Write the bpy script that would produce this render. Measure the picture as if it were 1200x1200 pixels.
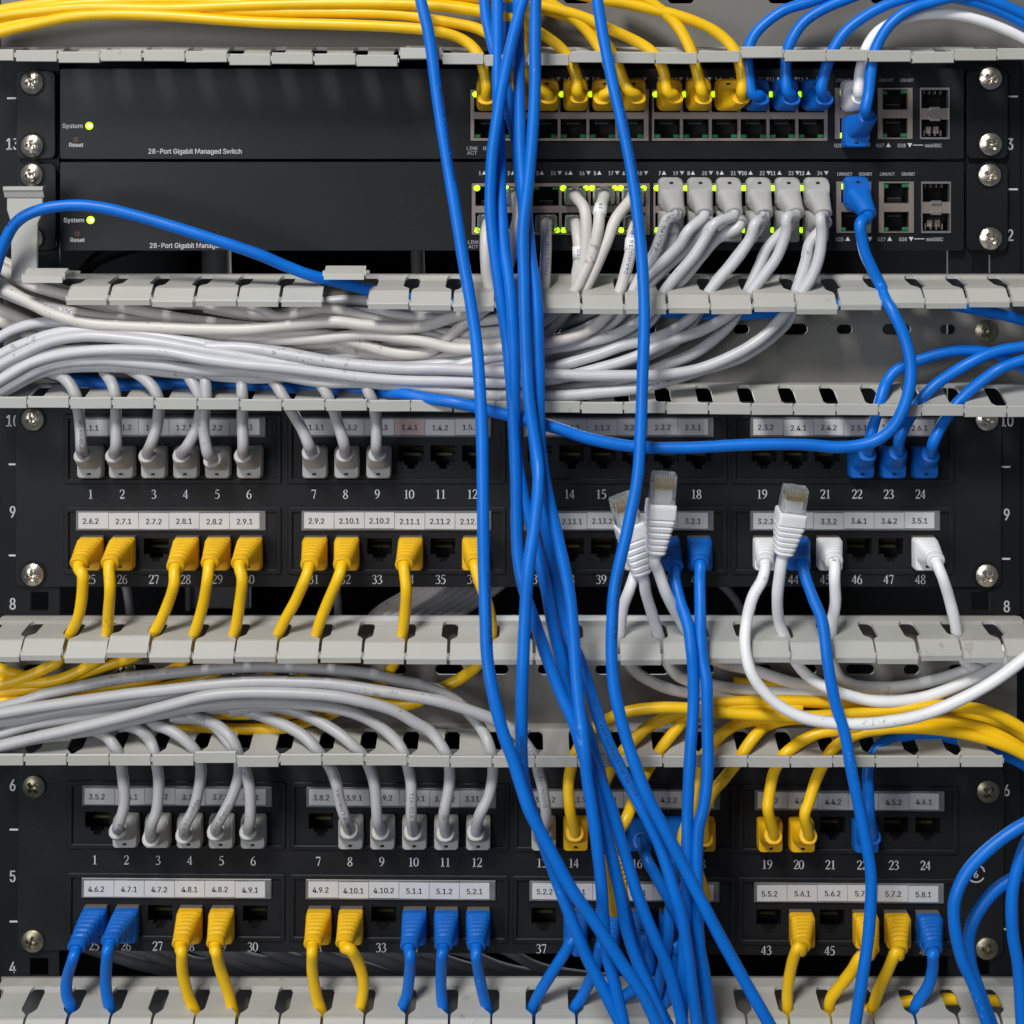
import bpy, bmesh, math, random
from mathutils import Vector
random.seed(7)
PI = math.pi
# ------------------------------------------------------------------ scene scale
# one unit of the drawing ("px") is 0.4135 mm on the front plane of the rack; x right, y down, d towards the viewer
S = 0.0004135
U0, V0, L = 610.0, 150.0, 1700.0          # eye point opposite (U0,V0), L units in front of the panels
def W(x, y, d): return Vector(((x - 600) * S, -d * S, (600 - y) * S))
def R(u, v, d):                            # where a sight line through (u,v) of the front plane is at depth d
    f = (L - d) / L
    return Vector((U0 + (u - U0) * f, V0 + (v - V0) * f, d))
for o in list(bpy.data.objects): bpy.data.objects.remove(o)
C = bpy.context.scene.collection
scn = bpy.context.scene
# ------------------------------------------------------------------ camera
cam_d = bpy.data.cameras.new('camera'); cam = bpy.data.objects.new('camera', cam_d); C.objects.link(cam)
cam.location = W(U0, V0, L); cam.rotation_euler = (PI / 2, 0, 0)
cam_d.sensor_width = 36; cam_d.lens = 36 * L / 1200
cam_d.shift_x = (600 - U0) / 1200; cam_d.shift_y = (V0 - 600) / 1200
cam_d.clip_start = 0.02; cam_d.clip_end = 50
cam_d.dof.use_dof = True; cam_d.dof.focus_distance = (L - 45) * S; cam_d.dof.aperture_fstop = 9.0
scn.camera = cam
# ------------------------------------------------------------------ light: a lamp high in front on the left, a wide weak one, a small unseen one added inside the rack to brighten its rear cables
w = bpy.data.worlds.new('World'); scn.world = w; w.use_nodes = True
w.node_tree.nodes['Background'].inputs[0].default_value = (0.80, 0.88, 1.0, 1)
w.node_tree.nodes['Background'].inputs[1].default_value = 0.14
def area(name, loc, target, size, power, col=(1, 1, 1), size_y=None):
    ld = bpy.data.lights.new(name, 'AREA'); ld.energy = power; ld.color = col
    ld.shape = 'RECTANGLE'; ld.size = size; ld.size_y = size_y or size
    o = bpy.data.objects.new(name, ld); C.objects.link(o); o.location = loc
    o.rotation_euler = (Vector(target) - Vector(loc)).to_track_quat('-Z', 'Y').to_euler()
    return o
area('key_lamp', (-0.50, -1.38, 1.62), (-0.02, 0, 0.0), 0.40, 43.0, (1.0, 0.975, 0.94))
area('fill_lamp', (-1.25, -1.9, 0.30), (0, 0, -0.05), 1.0, 20.5, (0.96, 0.97, 1.0))
area('rear_fill_lamp', (0.02, 0.42, 0.05), (0.0, 0.0, -0.12), 0.25, 1.1, (0.9, 0.95, 1.0))
scn.view_settings.view_transform = 'Standard'; scn.view_settings.look = 'None'
scn.view_settings.exposure = -0.08; scn.view_settings.gamma = 1.0
scn.render.engine = 'CYCLES'
# ------------------------------------------------------------------ materials
MAT = {}
def noise4(nt):                          # noise that differs from object to object, so that copies do not repeat their wear
    n = nt.nodes.new('ShaderNodeTexNoise'); n.noise_dimensions = '4D'
    oi = nt.nodes.get('rnd') or nt.nodes.new('ShaderNodeObjectInfo'); oi.name = 'rnd'
    m = nt.nodes.new('ShaderNodeMath'); m.operation = 'MULTIPLY'; m.inputs[1].default_value = 37.0
    nt.links.new(oi.outputs['Random'], m.inputs[0]); nt.links.new(m.outputs[0], n.inputs['W'])
    return n
def mat(name, col, rough=0.5, metal=0.0, var=0.0, vscale=60, bump=0.0, bscale=900, trans=0.0, emit=None, estr=0.0, spec=0.5, coat=0.0, alpha=1.0, rvar=0.0, specks=None):
    m = bpy.data.materials.new(name); m.use_nodes = True
    nt = m.node_tree; b = nt.nodes['Principled BSDF']
    b.inputs['Base Color'].default_value = (*col, 1); b.inputs['Roughness'].default_value = rough
    b.inputs['Metallic'].default_value = metal; b.inputs['Specular IOR Level'].default_value = spec
    b.inputs['Transmission Weight'].default_value = trans; b.inputs['Coat Weight'].default_value = coat
    b.inputs['Alpha'].default_value = alpha
    if emit: b.inputs['Emission Color'].default_value = (*emit, 1); b.inputs['Emission Strength'].default_value = estr
    tc = nt.nodes.new('ShaderNodeTexCoord')
    out = None
    if var or rvar:
        n = noise4(nt); n.inputs['Scale'].default_value = vscale; n.inputs['Detail'].default_value = 5
        nt.links.new(tc.outputs['Object'], n.inputs['Vector'])
        if var:
            mr = nt.nodes.new('ShaderNodeMapRange'); mr.inputs[1].default_value = 0.3; mr.inputs[2].default_value = 0.7
            mr.inputs[3].default_value = 1 - var; mr.inputs[4].default_value = 1 + var
            nt.links.new(n.outputs['Fac'], mr.inputs[0])
            mx = nt.nodes.new('ShaderNodeVectorMath'); mx.operation = 'SCALE'; mx.inputs[0].default_value = col
            nt.links.new(mr.outputs[0], mx.inputs['Scale']); out = mx.outputs[0]
            nt.links.new(out, b.inputs['Base Color'])
        if rvar:
            m2 = nt.nodes.new('ShaderNodeMapRange'); m2.inputs[1].default_value = 0.3; m2.inputs[2].default_value = 0.7
            m2.inputs[3].default_value = rough - rvar; m2.inputs[4].default_value = rough + rvar
            nt.links.new(n.outputs['Fac'], m2.inputs[0]); nt.links.new(m2.outputs[0], b.inputs['Roughness'])
    if specks:                                        # scuffs and specks of dirt
        n3 = noise4(nt); n3.inputs['Scale'].default_value = specks[0]; n3.inputs['Detail'].default_value = 3
        nt.links.new(tc.outputs['Object'], n3.inputs['Vector'])
        n4 = noise4(nt); n4.inputs['Scale'].default_value = 14; nt.links.new(tc.outputs['Object'], n4.inputs['Vector'])
        mm = nt.nodes.new('ShaderNodeMath'); mm.operation = 'MULTIPLY'; nt.links.new(n3.outputs['Fac'], mm.inputs[0]); nt.links.new(n4.outputs['Fac'], mm.inputs[1])
        r3 = nt.nodes.new('ShaderNodeMapRange'); r3.inputs[1].default_value = specks[1]; r3.inputs[2].default_value = specks[1] + 0.03
        r3.inputs[3].default_value = 0; r3.inputs[4].default_value = specks[3]
        nt.links.new(mm.outputs[0], r3.inputs[0])
        mc = nt.nodes.new('ShaderNodeMix'); mc.data_type = 'RGBA'
        if out: nt.links.new(out, mc.inputs[6])
        else: mc.inputs[6].default_value = (*col, 1)
        mc.inputs[7].default_value = (*specks[2], 1); nt.links.new(r3.outputs[0], mc.inputs[0])
        nt.links.new(mc.outputs[2], b.inputs['Base Color'])
    if bump:
        n2 = noise4(nt); n2.inputs['Scale'].default_value = bscale; n2.inputs['Detail'].default_value = 3
        nt.links.new(tc.outputs['Object'], n2.inputs['Vector'])
        bp = nt.nodes.new('ShaderNodeBump'); bp.inputs['Strength'].default_value = bump; bp.inputs['Distance'].default_value = 0.0004
        nt.links.new(n2.outputs['Fac'], bp.inputs['Height']); nt.links.new(bp.outputs[0], b.inputs['Normal'])
    MAT[name] = m; return m
mat('yellow', (0.87, 0.525, 0.005), 0.38, var=0.05, vscale=40, bump=0.10, bscale=260, specks=(420, 0.40, (0.45, 0.28, 0.02), 0.4))
mat('blue', (0.001, 0.148, 0.62), 0.40, spec=0.35, var=0.10, vscale=45, bump=0.10, bscale=260, specks=(380, 0.395, (0.12, 0.28, 0.7), 0.5))
mat('white', (0.80, 0.81, 0.82), 0.42, var=0.03, vscale=50, bump=0.08, bscale=260, specks=(500, 0.39, (0.3, 0.27, 0.23), 0.5))
mat('cool', (0.53, 0.535, 0.555), 0.38, var=0.05, vscale=35, bump=0.10, bscale=260, specks=(420, 0.378, (0.22, 0.19, 0.16), 0.6))
mat('beige', (0.60, 0.575, 0.54), 0.45, var=0.05, vscale=35, bump=0.12, bscale=260, specks=(420, 0.385, (0.25, 0.2, 0.15), 0.6))
mat('mid', (0.43, 0.43, 0.438), 0.40, var=0.05, vscale=35, bump=0.10, bscale=260, specks=(420, 0.378, (0.2, 0.17, 0.14), 0.6))
mat('grey', (0.40, 0.40, 0.41), 0.42, var=0.05, vscale=40, bump=0.10, bscale=260, specks=(420, 0.385, (0.15, 0.13, 0.12), 0.6))
mat('plug_grey', (0.40, 0.40, 0.39), 0.5, var=0.05, vscale=80, bump=0.12, bscale=1500)
mat('plug_yellow', (0.80, 0.46, 0.006), 0.45, var=0.05, vscale=80, bump=0.1, bscale=1500)
mat('plug_blue', (0.001, 0.122, 0.52), 0.45, var=0.06, vscale=80, bump=0.1, bscale=1500)
mat('plug_white', (0.80, 0.81, 0.82), 0.45, var=0.03, vscale=80, bump=0.08, bscale=1500)
mat('clear', (0.82, 0.86, 0.86), 0.12, trans=0.88, spec=0.5)
mat('smoke', (0.30, 0.27, 0.22), 0.2, trans=0.5)
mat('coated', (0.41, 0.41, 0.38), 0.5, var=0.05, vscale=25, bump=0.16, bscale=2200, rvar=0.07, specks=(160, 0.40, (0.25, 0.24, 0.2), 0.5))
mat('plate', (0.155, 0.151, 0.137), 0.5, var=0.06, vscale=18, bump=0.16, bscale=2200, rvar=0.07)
mat('panel', (0.0095, 0.010, 0.0118), 0.52, spec=0.26, var=0.18, vscale=30, bump=0.30, bscale=2600, rvar=0.06, specks=(700, 0.41, (0.06, 0.06, 0.06), 0.25))
mat('panel_gloss', (0.008, 0.0086, 0.0103), 0.46, spec=0.28, var=0.15, vscale=20, bump=0.12, bscale=2600, rvar=0.05, specks=(800, 0.42, (0.05, 0.05, 0.05), 0.2))
mat('black', (0.006, 0.006, 0.0065), 0.6, spec=0.2)
mat('cavity', (0.006, 0.006, 0.006), 0.55)
mat('rail', (0.007, 0.0075, 0.009), 0.55, spec=0.2, var=0.15, vscale=30, bump=0.25, bscale=2000)
mat('steel', (0.62, 0.58, 0.50), 0.28, metal=1.0, var=0.15, vscale=120, bump=0.25, bscale=900, rvar=0.1)
mat('steel_dull', (0.30, 0.28, 0.20), 0.42, metal=1.0, var=0.25, vscale=120, bump=0.3, bscale=900)
mat('cage', (0.40, 0.335, 0.30), 0.42, metal=0.7, var=0.06, vscale=60)
mat('cage_tin', (0.55, 0.55, 0.54), 0.35, metal=0.9)
mat('gold', (0.75, 0.52, 0.20), 0.35, metal=1.0)
mat('paper', (0.56, 0.56, 0.57), 0.35, var=0.04, vscale=60)
mat('paper_pink', (0.56, 0.42, 0.41), 0.35)
mat('holder', (0.15, 0.152, 0.156), 0.3, var=0.2, vscale=150)
mat('ink', (0.03, 0.03, 0.035), 0.6)
mat('ink_blue', (0.05, 0.10, 0.32), 0.6)
mat('ink_grey', (0.16, 0.16, 0.17), 0.6)
mat('print', (0.56, 0.58, 0.60), 0.5)
mat('print_dim', (0.42, 0.43, 0.45), 0.5)
mat('led_on', (0.5, 0.7, 0.02), 0.4, emit=(0.36, 0.85, 0.005), estr=2.2)
mat('led_soft', (0.3, 0.5, 0.02), 0.4, emit=(0.45, 0.8, 0.01), estr=0.9)
mat('led_core', (0.9, 1, 0.4), 0.4, emit=(0.9, 1.0, 0.25), estr=6)
mat('led_off', (0.02, 0.16, 0.06), 0.3)
mat('olive', (0.06, 0.055, 0.015), 0.5)
mat('led_red', (0.12, 0.02, 0.01), 0.4)
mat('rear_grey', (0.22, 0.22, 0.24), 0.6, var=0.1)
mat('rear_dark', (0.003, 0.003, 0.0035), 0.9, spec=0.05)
# ------------------------------------------------------------------ mesh helper (coordinates in px: x, y down, d)
def tri_area_sign(): pass
class MB:
    def __init__(s): s.v = []; s.f = []; s.m = []; s.mats = []
    def mi(s, m):
        if m not in s.mats: s.mats.append(m)
        return s.mats.index(m)
    def add(s, vs, fs, m):
        k = len(s.v); s.v += [tuple(q) for q in vs]; i = s.mi(m)
        for f in fs: s.f.append(tuple(k + a for a in f)); s.m.append(i)
    def box(s, x0, x1, y0, y1, d0, d1, m, c=0.0):
        if c <= 0:
            vs = [(x, y, d) for d in (d0, d1) for y in (y0, y1) for x in (x0, x1)]
            s.add(vs, [(0, 1, 3, 2), (4, 6, 7, 5), (0, 4, 5, 1), (2, 3, 7, 6), (0, 2, 6, 4), (1, 5, 7, 3)], m); return
        # chamfered towards the viewer: two rings at the front
        def ring(e, d): return [(x0 + e, y0 + e, d), (x1 - e, y0 + e, d), (x1 - e, y1 - e, d), (x0 + e, y1 - e, d)]
        vs = ring(0, d0) + ring(0, d1 - c) + ring(c, d1)
        fs = [(3, 2, 1, 0), (8, 9, 10, 11)]
        for a in (0, 4):
            for i in range(4): j = (i + 1) % 4; fs.append((a + i, a + j, a + 4 + j, a + 4 + i))
        s.add(vs, fs, m)
    def loft(s, secs, m, cap0=True, cap1=True):       # secs: lists of points of the same length
        n = len(secs[0]); vs = [p for q in secs for p in q]; fs = []
        for k in range(len(secs) - 1):
            for i in range(n):
                j = (i + 1) % n; fs.append((k * n + i, k * n + j, (k + 1) * n + j, (k + 1) * n + i))
        if cap0: fs.append(tuple(range(n - 1, -1, -1)))
        if cap1: fs.append(tuple((len(secs) - 1) * n + i for i in range(n)))
        s.add(vs, fs, m)
    def mesh(s, name, smooth=False):
        me = bpy.data.meshes.new(name)
        me.from_pydata([(a * S, -c * S, -b * S) for a, b, c in s.v], [], s.f)
        for q in s.mats: me.materials.append(MAT[q])
        me.polygons.foreach_set('material_index', s.m)
        me.polygons.foreach_set('use_smooth', [smooth] * len(s.f))
        me.update()
        bm = bmesh.new(); bm.from_mesh(me); bmesh.ops.recalc_face_normals(bm, faces=bm.faces); bm.to_mesh(me); bm.free()
        if smooth and smooth != 1.0 and smooth is not True: pass
        return me
def link(name, me, parent=None, org=(0, 0, 0), rel=None, kind=None):
    o = bpy.data.objects.new(name, me); C.objects.link(o)
    p = W(*org)
    if parent is not None: o.parent = parent; p = p - world_of(parent)
    o.location = p
    o['wx'] = list(W(*org))
    if kind: o['kind'] = kind
    return o
def world_of(o): return Vector(o['wx'])
def part(name, mb, parent, org, smooth=False, angle=None):
    me = mb.mesh(name, smooth) if isinstance(mb, MB) else mb
    if angle is not None: auto(me, angle)
    return link(name, me, parent, org)
def auto(me, deg):
    bm = bmesh.new(); bm.from_mesh(me); a = math.radians(deg)
    for f in bm.faces: f.smooth = True
    for e in bm.edges:
        if len(e.link_faces) == 2: e.smooth = e.calc_face_angle(0) < a
    bm.to_mesh(me); bm.free()
def thing(name, label, cat, org, group=None):
    o = link(name, None, None, org); o.empty_display_size = 0.01
    o['label'] = label; o['category'] = cat
    if group: o['group'] = group
    return o
def rrect(cx, cy, w, h, r, d, n=3):
    pts = []
    for qx, qy, a0 in ((1, -1, -PI / 2), (1, 1, 0), (-1, 1, PI / 2), (-1, -1, PI)):
        for k in range(n + 1):
            a = a0 + PI / 2 * k / n
            pts.append((cx + qx * (w / 2 - r) + r * math.cos(a), cy + qy * (h / 2 - r) + r * math.sin(a), d))
    return pts
def outline_plate(outs, d0, d1, m, bev=0.0, org=(0, 0)):   # flat plate with real openings, outs = list of closed outlines (first is the rim)
    cu = bpy.data.curves.new('plate', 'CURVE'); cu.dimensions = '2D'; cu.fill_mode = 'BOTH'
    th = (d1 - d0) / 2
    cu.extrude = (th - bev) * S; cu.bevel_depth = bev * S; cu.bevel_resolution = 0
    if bev: cu.offset = -bev * S
    for o in outs:
        sp = cu.splines.new('POLY'); sp.points.add(len(o) - 1); sp.use_cyclic_u = True
        for i, p in enumerate(o): sp.points[i].co = ((p[0] - org[0]) * S, -(p[1] - org[1]) * S, 0, 1)
    ob = bpy.data.objects.new('tmp', cu); C.objects.link(ob)
    dg = bpy.context.evaluated_depsgraph_get()
    me = bpy.data.meshes.new_from_object(ob.evaluated_get(dg))
    bpy.data.objects.remove(ob); bpy.data.curves.remove(cu)
    mid = (d0 + d1) / 2 * S
    for v in me.vertices: x, y, z = v.co; v.co = (x, -z - mid, y)
    me.materials.clear(); me.materials.append(MAT[m])
    for p in me.polygons: p.material_index = 0; p.use_smooth = False
    return me
# ------------------------------------------------------------------ text
TC = {}
FONT = None
try:                                     # the plain grotesque that ships inside Blender; its built-in face otherwise
    import os
    FONT = bpy.data.fonts.load(os.path.join(bpy.utils.system_resource('DATAFILES'), 'fonts', 'Inter.woff2'))
except Exception: FONT = None
def text_geo(t, size, xs=1.0, bold=0.0, align='CENTER'):
    key = (t, size, xs, bold, align)
    if key in TC: return TC[key]
    cu = bpy.data.curves.new('t', 'FONT'); cu.body = t; cu.size = size; cu.resolution_u = 2
    cu.align_x = align
    if FONT: cu.font = FONT; cu.size = size * 1.22
    cu.fill_mode = 'FRONT'
    ob = bpy.data.objects.new('t', cu); C.objects.link(ob)
    dg = bpy.context.evaluated_depsgraph_get(); me = bpy.data.meshes.new_from_object(ob.evaluated_get(dg))
    r = ([(v.co.x * xs, v.co.y) for v in me.vertices], [tuple(p.vertices) for p in me.polygons])
    bpy.data.objects.remove(ob); bpy.data.curves.remove(cu); bpy.data.meshes.remove(me)
    TC[key] = r; return r
def put_text(mb, t, x, y, d, size, m, xs=1.0, bold=0.0, align='CENTER', rot=0):
    vs, fs = text_geo(t, size, xs, bold, align)
    c, s_ = math.cos(rot), math.sin(rot)
    for k in ((-1, 1) if bold else (0,)):          # a heavier face is struck twice
        mb.add([(x + a * c + b * s_ + k * bold, y - b * c + a * s_, d + .03 * k) for a, b in vs], [f[::-1] for f in fs], m)
# book-face digits drawn as strokes of changing width
def cr(pts, n=6):
    out = []
    P = [pts[0]] + list(pts) + [pts[-1]]
    for i in range(1, len(P) - 2):
        a, b, c, e = P[i - 1], P[i], P[i + 1], P[i + 2]
        for k in range(n):
            t = k / n
            out.append(tuple(0.5 * ((2 * b[j]) + (c[j] - a[j]) * t + (2 * a[j] - 5 * b[j] + 4 * c[j] - e[j]) * t * t + (3 * b[j] - a[j] - 3 * c[j] + e[j]) * t ** 3) for j in range(len(b))))
    out.append(tuple(pts[-1])); return out
SER = {'0': [[(.32, 1, .05), (.52, .8, .12), (.56, .5, .14), (.52, .2, .12), (.32, 0, .05), (.12, .2, .12), (.08, .5, .14), (.12, .8, .12), (.32, 1, .05)]],
 '1': [[(.34, 0, .13), (.34, .5, .13), (.34, 1, .13)], [(.14, .02, .06), (.54, .02, .06)], [(.34, .97, .07), (.14, .85, .04)]],
 '2': [[(.08, .75, .10), (.16, .94, .08), (.36, 1, .07), (.52, .85, .13), (.50, .62, .13), (.3, .32, .08), (.08, .06, .06)], [(.06, .05, .11), (.56, .05, .11)], [(.56, .05, .06), (.6, .2, .04)]],
 '3': [[(.08, .82, .08), (.2, .97, .06), (.4, .95, .09), (.48, .78, .12), (.38, .58, .07), (.24, .52, .05)], [(.26, .53, .05), (.46, .45, .1), (.54, .26, .13), (.42, .06, .08), (.22, 0, .05), (.07, .08, .1)]],
 '4': [[(.42, 0, .13), (.42, 1, .13)], [(.40, .98, .05), (.04, .30, .06)], [(.03, .28, .08), (.6, .28, .08)]],
 '5': [[(.16, .96, .10), (.54, .96, .10)], [(.17, .95, .05), (.11, .56, .05)], [(.11, .57, .05), (.32, .6, .09), (.5, .45, .13), (.52, .22, .13), (.36, .03, .08), (.18, 0, .05), (.06, .07, .1)]],
 '6': [[(.52, 1, .04), (.28, .86, .08), (.12, .55, .13), (.1, .25, .13), (.2, .05, .09), (.34, 0, .06), (.5, .1, .11), (.54, .3, .13), (.46, .52, .09), (.32, .58, .05), (.14, .48, .06)]],
 '7': [[(.06, .94, .12), (.58, .94, .12)], [(.56, .94, .05), (.3, .0, .10)], [(.07, .95, .05), (.05, .8, .04)]],
 '8': [[(.32, 1, .06), (.5, .88, .11), (.46, .66, .1), (.2, .42, .12), (.08, .2, .12), (.2, .02, .07), (.36, 0, .06), (.54, .14, .11), (.5, .36, .11), (.2, .62, .12), (.13, .82, .11), (.32, 1, .06)]],
 '9': [[(.12, 0, .04), (.36, .14, .08), (.52, .45, .13), (.54, .75, .13), (.44, .95, .09), (.3, 1, .06), (.14, .9, .11), (.1, .7, .13), (.18, .48, .09), (.32, .42, .05), (.5, .52, .06)]]}
def put_serif(mb, t, x, y, d, h, m):
    wd = h * 0.60; x0 = x - wd * len(t) / 2
    for i, ch in enumerate(t):
        for st in SER[ch]:
            q = cr(st, 5) if len(st) > 2 else st
            vs = []; fs = []
            for k, (a, b, wv) in enumerate(q):
                p0 = q[max(k - 1, 0)]; p1 = q[min(k + 1, len(q) - 1)]
                tx, ty = p1[0] - p0[0], p1[1] - p0[1]; l = math.hypot(tx, ty) or 1
                nx, ny = -ty / l * wv / 2, tx / l * wv / 2
                for s_ in (1, -1): vs.append((x0 + i * wd + (a + nx * s_ - .02) * h * .95, y + h / 2 - (b + ny * s_) * h, d))
            for k in range(len(q) - 1): fs.append((2 * k, 2 * k + 1, 2 * k + 3, 2 * k + 2))
            mb.add(vs, fs, m)
# ------------------------------------------------------------------ screws
def screw_mesh(dull=False, rot=0.4):
    mb = MB(); NR, NT = 22, 80; R0 = 13.0
    vs = []; fs = []
    def hgt(r, a):
        x, y = r * math.cos(a - rot), r * math.sin(a - rot)
        h = 5.6 * (1 - (r / (R0 + 1.5)) ** 2.2) + 1.2
        arm = min(abs(x), abs(y)); far = max(abs(x), abs(y))
        if far < 7.6:
            wv = 1.9 - far * 0.06
            k = max(0.0, min(1.0, (wv + 0.5 - arm) / 0.7)); k *= max(0.0, min(1.0, (7.6 - far) / 1.6))
            h -= 4.6 * k
        if r < 3.3: h -= 1.5 * (1 - r / 3.3)
        return h
    for i in range(NR + 1):
        r = R0 * (i / NR)
        for j in range(NT):
            a = 2 * PI * j / NT; vs.append((r * math.cos(a), r * math.sin(a), hgt(r, a)))
    for i in range(NR):
        for j in range(NT):
            k = (j + 1) % NT
            fs.append((i * NT + j, i * NT + k, (i + 1) * NT + k, (i + 1) * NT + j))
    b = len(vs)
    for j in range(NT):
        a = 2 * PI * j / NT; vs.append((R0 * math.cos(a), R0 * math.sin(a), -1))
    for j in range(NT): k = (j + 1) % NT; fs.append((NR * NT + j, NR * NT + k, b + k, b + j))
    mb.add(vs, fs, 'steel_dull' if dull else 'steel'); me = mb.mesh('screw'); auto(me, 40); return me
SCR = [screw_mesh(False, a) for a in (0.1, 0.5, 0.9, 1.3)]; SCD = [screw_mesh(True, a) for a in (0.2, 0.8)]
scn_i = [0]
def screws(parent, pts, d, dull=()):
    for i, (x, y) in enumerate(pts):
        scn_i[0] += 1
        o = link('screw', (SCD if i in dull else SCR)[scn_i[0] % 2 + (0 if i in dull else (scn_i[0] // 2 % 2) * 2)], parent, (x, y, d))
        mb = MB(); n = 28
        mb.loft([[(16.0 * math.cos(2 * PI * k / n), 16.0 * math.sin(2 * PI * k / n), dd) for k in range(n)] for dd in (-1, 0.4)], 'black')
        if i not in dull: link('washer', mb.mesh('washer'), o, (x, y, d))
# ------------------------------------------------------------------ THE SETTING: inside of the rack behind everything
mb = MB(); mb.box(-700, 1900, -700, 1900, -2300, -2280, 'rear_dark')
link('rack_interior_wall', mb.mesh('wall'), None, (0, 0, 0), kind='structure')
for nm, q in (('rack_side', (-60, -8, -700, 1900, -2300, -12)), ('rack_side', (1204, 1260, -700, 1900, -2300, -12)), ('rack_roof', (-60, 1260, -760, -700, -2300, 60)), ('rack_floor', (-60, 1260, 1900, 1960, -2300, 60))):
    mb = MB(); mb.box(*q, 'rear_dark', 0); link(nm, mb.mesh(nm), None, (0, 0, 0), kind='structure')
# rails with unit marks
def rail(label, x0, x1, numx, nums, dash, holes, lead):
    t = thing('rack_rail', label, 'rack rail', (x0, 1300, -6))
    outs = [[(x0, -120), (x1, -120), (x1, 1320), (x0, 1320)]]
    for hy in holes:
        cx = 0.5 * (x0 + x1) + (10 if x0 < 500 else -4)
        outs.append([(cx - 11, hy - 11), (cx - 11, hy + 11), (cx + 11, hy + 11), (cx + 11, hy - 11)])
    part('upright', outline_plate(outs, -9, -4, 'rail'), t, (0, 0, 0))
    mb = MB()
    mb.box(x0 - 60 if x0 < 500 else x1, x0 if x0 < 500 else x1 + 60, -120, 1320, -40, -9.2, 'rail')
    part('side_flange', mb, t, (0, 0, 0))
    for s, y in nums:
        mb = MB(); put_text(mb, s, numx, y + 7.5, -3.7, 21.5, 'print_dim', 0.72, 0.35, lead); part('unit_number', mb, t, (0, 0, 0))
    for x, y in dash:
        mb = MB(); mb.box(x, x + 13, y - 1.0, y + 1.0, -3.95, -3.7, 'print'); part('unit_mark', mb, t, (0, 0, 0))
rail('left black rack rail printed with unit numbers 13 down to 4', 1, 68, 13.5, [('13', 168), ('12', 275), ('11', 385), ('10', 493), ('9', 600), ('8', 708), ('6', 921), ('5', 1028), ('4', 1135)],
     [(7, 115), (9, 545), (9, 652), (10, 974), (10, 1082)], [706, 672 + 430 + 34, 400, 310, 1240, 40], 'CENTER')
rail('right black rack rail with white unit numbers beside the right ears', 1112, 1197, 1181, [('13', 168), ('12', 275), ('11', 385), ('10', 493), ('9', 603), ('8', 711), ('6', 927), ('5', 1035)],
     [(1181, 113), (1181, 222), (1172, 548), (1172, 656), (1174, 982), (1174, 1091)], [706, 1136, 388, 310, 1240, 40], 'CENTER')
# ------------------------------------------------------------------ cable managers
def finger_mesh(kind, drop, seed):
    rnd = random.Random(seed); mb = MB(); t = 4.0
    if kind == 'top':
        prof = [(15, 21.5, 0), (17, 18, 0.0), (20, 15.6, 0.2), (24, 15, 0.4), (50, 15, 0.75), (53, 16.5, .8), (58, 21.5, .9), (60, 22.2, .95), (64, 22.3, 1.0)]
        secs = []
        for d, hw, k in prof:
            y = drop * k
            secs.append([(-hw, y, d), (hw, y, d), (hw, y + t, d), (-hw, y + t, d)])
        y0 = drop
        for d, dy in ((66, 0.8), (79, 13.0)):
            secs.append([(-22.4, y0 + dy, d), (22.4, y0 + dy, d), (22.4, y0 + dy + t + 1.2, d - 1.8), (-22.4, y0 + dy + t + 1.2, d - 1.8)])
        secs.append([(-22.4, y0 + 14.2, 79.6), (22.4, y0 + 14.2, 79.6), (22.4, y0 + 13.6 + t + 2.6, 78.6), (-22.4, y0 + 13.6 + t + 2.6, 78.6)])
        mb.loft(secs, 'coated')
        mb.box(22.4, 24.0, y0 + 9.5, y0 + 15.5, 73, 77.5, 'coated'); mb.box(-24.0, -22.4, y0 + 9.5, y0 + 15.5, 73, 77.5, 'coated')
    else:
        prof = [(15, 21.5, 0), (17, 18, 0.0), (20, 15.6, 0.1), (24, 14.8, 0.2), (50, 14.8, 0.7), (58, 21.5, .85), (60, 22.6, .9), (66, 22.8, 1.0), (74, 22.8, 1.0)]
        secs = []
        for d, hw, k in prof:
            y = drop * k
            secs.append([(-hw, y - t, d), (hw, y - t, d), (hw, y, d), (-hw, y, d)])
        mb.loft(secs, 'coated')
        mb.loft([[(-23, drop + 0.4, d), (23, drop + 0.4, d), (23, drop - 11 - dd, d), (-23, drop - 11 - dd, d)] for d, dd in ((71, 0), (76.2, 1.5))] +
                [[(-22.4, drop - 0.2, 77.2), (22.4, drop - 0.2, 77.2), (22.4, drop - 11.3, 77.2), (-22.4, drop - 11.3, 77.2)]], 'coated')
        mb.box(23, 24.4, drop - 9, drop - 4, 72, 76, 'coated'); mb.box(-24.4, -23, drop - 9, drop - 4, 72, 76, 'coated')
    me = mb.mesh('finger'); return me
def row_x(u_first, pitch, k): # gap k of a row of fingers (front edge seen at u_first + k*pitch)
    u = u_first + k * pitch; return U0 + (u - U0) * (1 - 78 / L)
ROWS = {}
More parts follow.
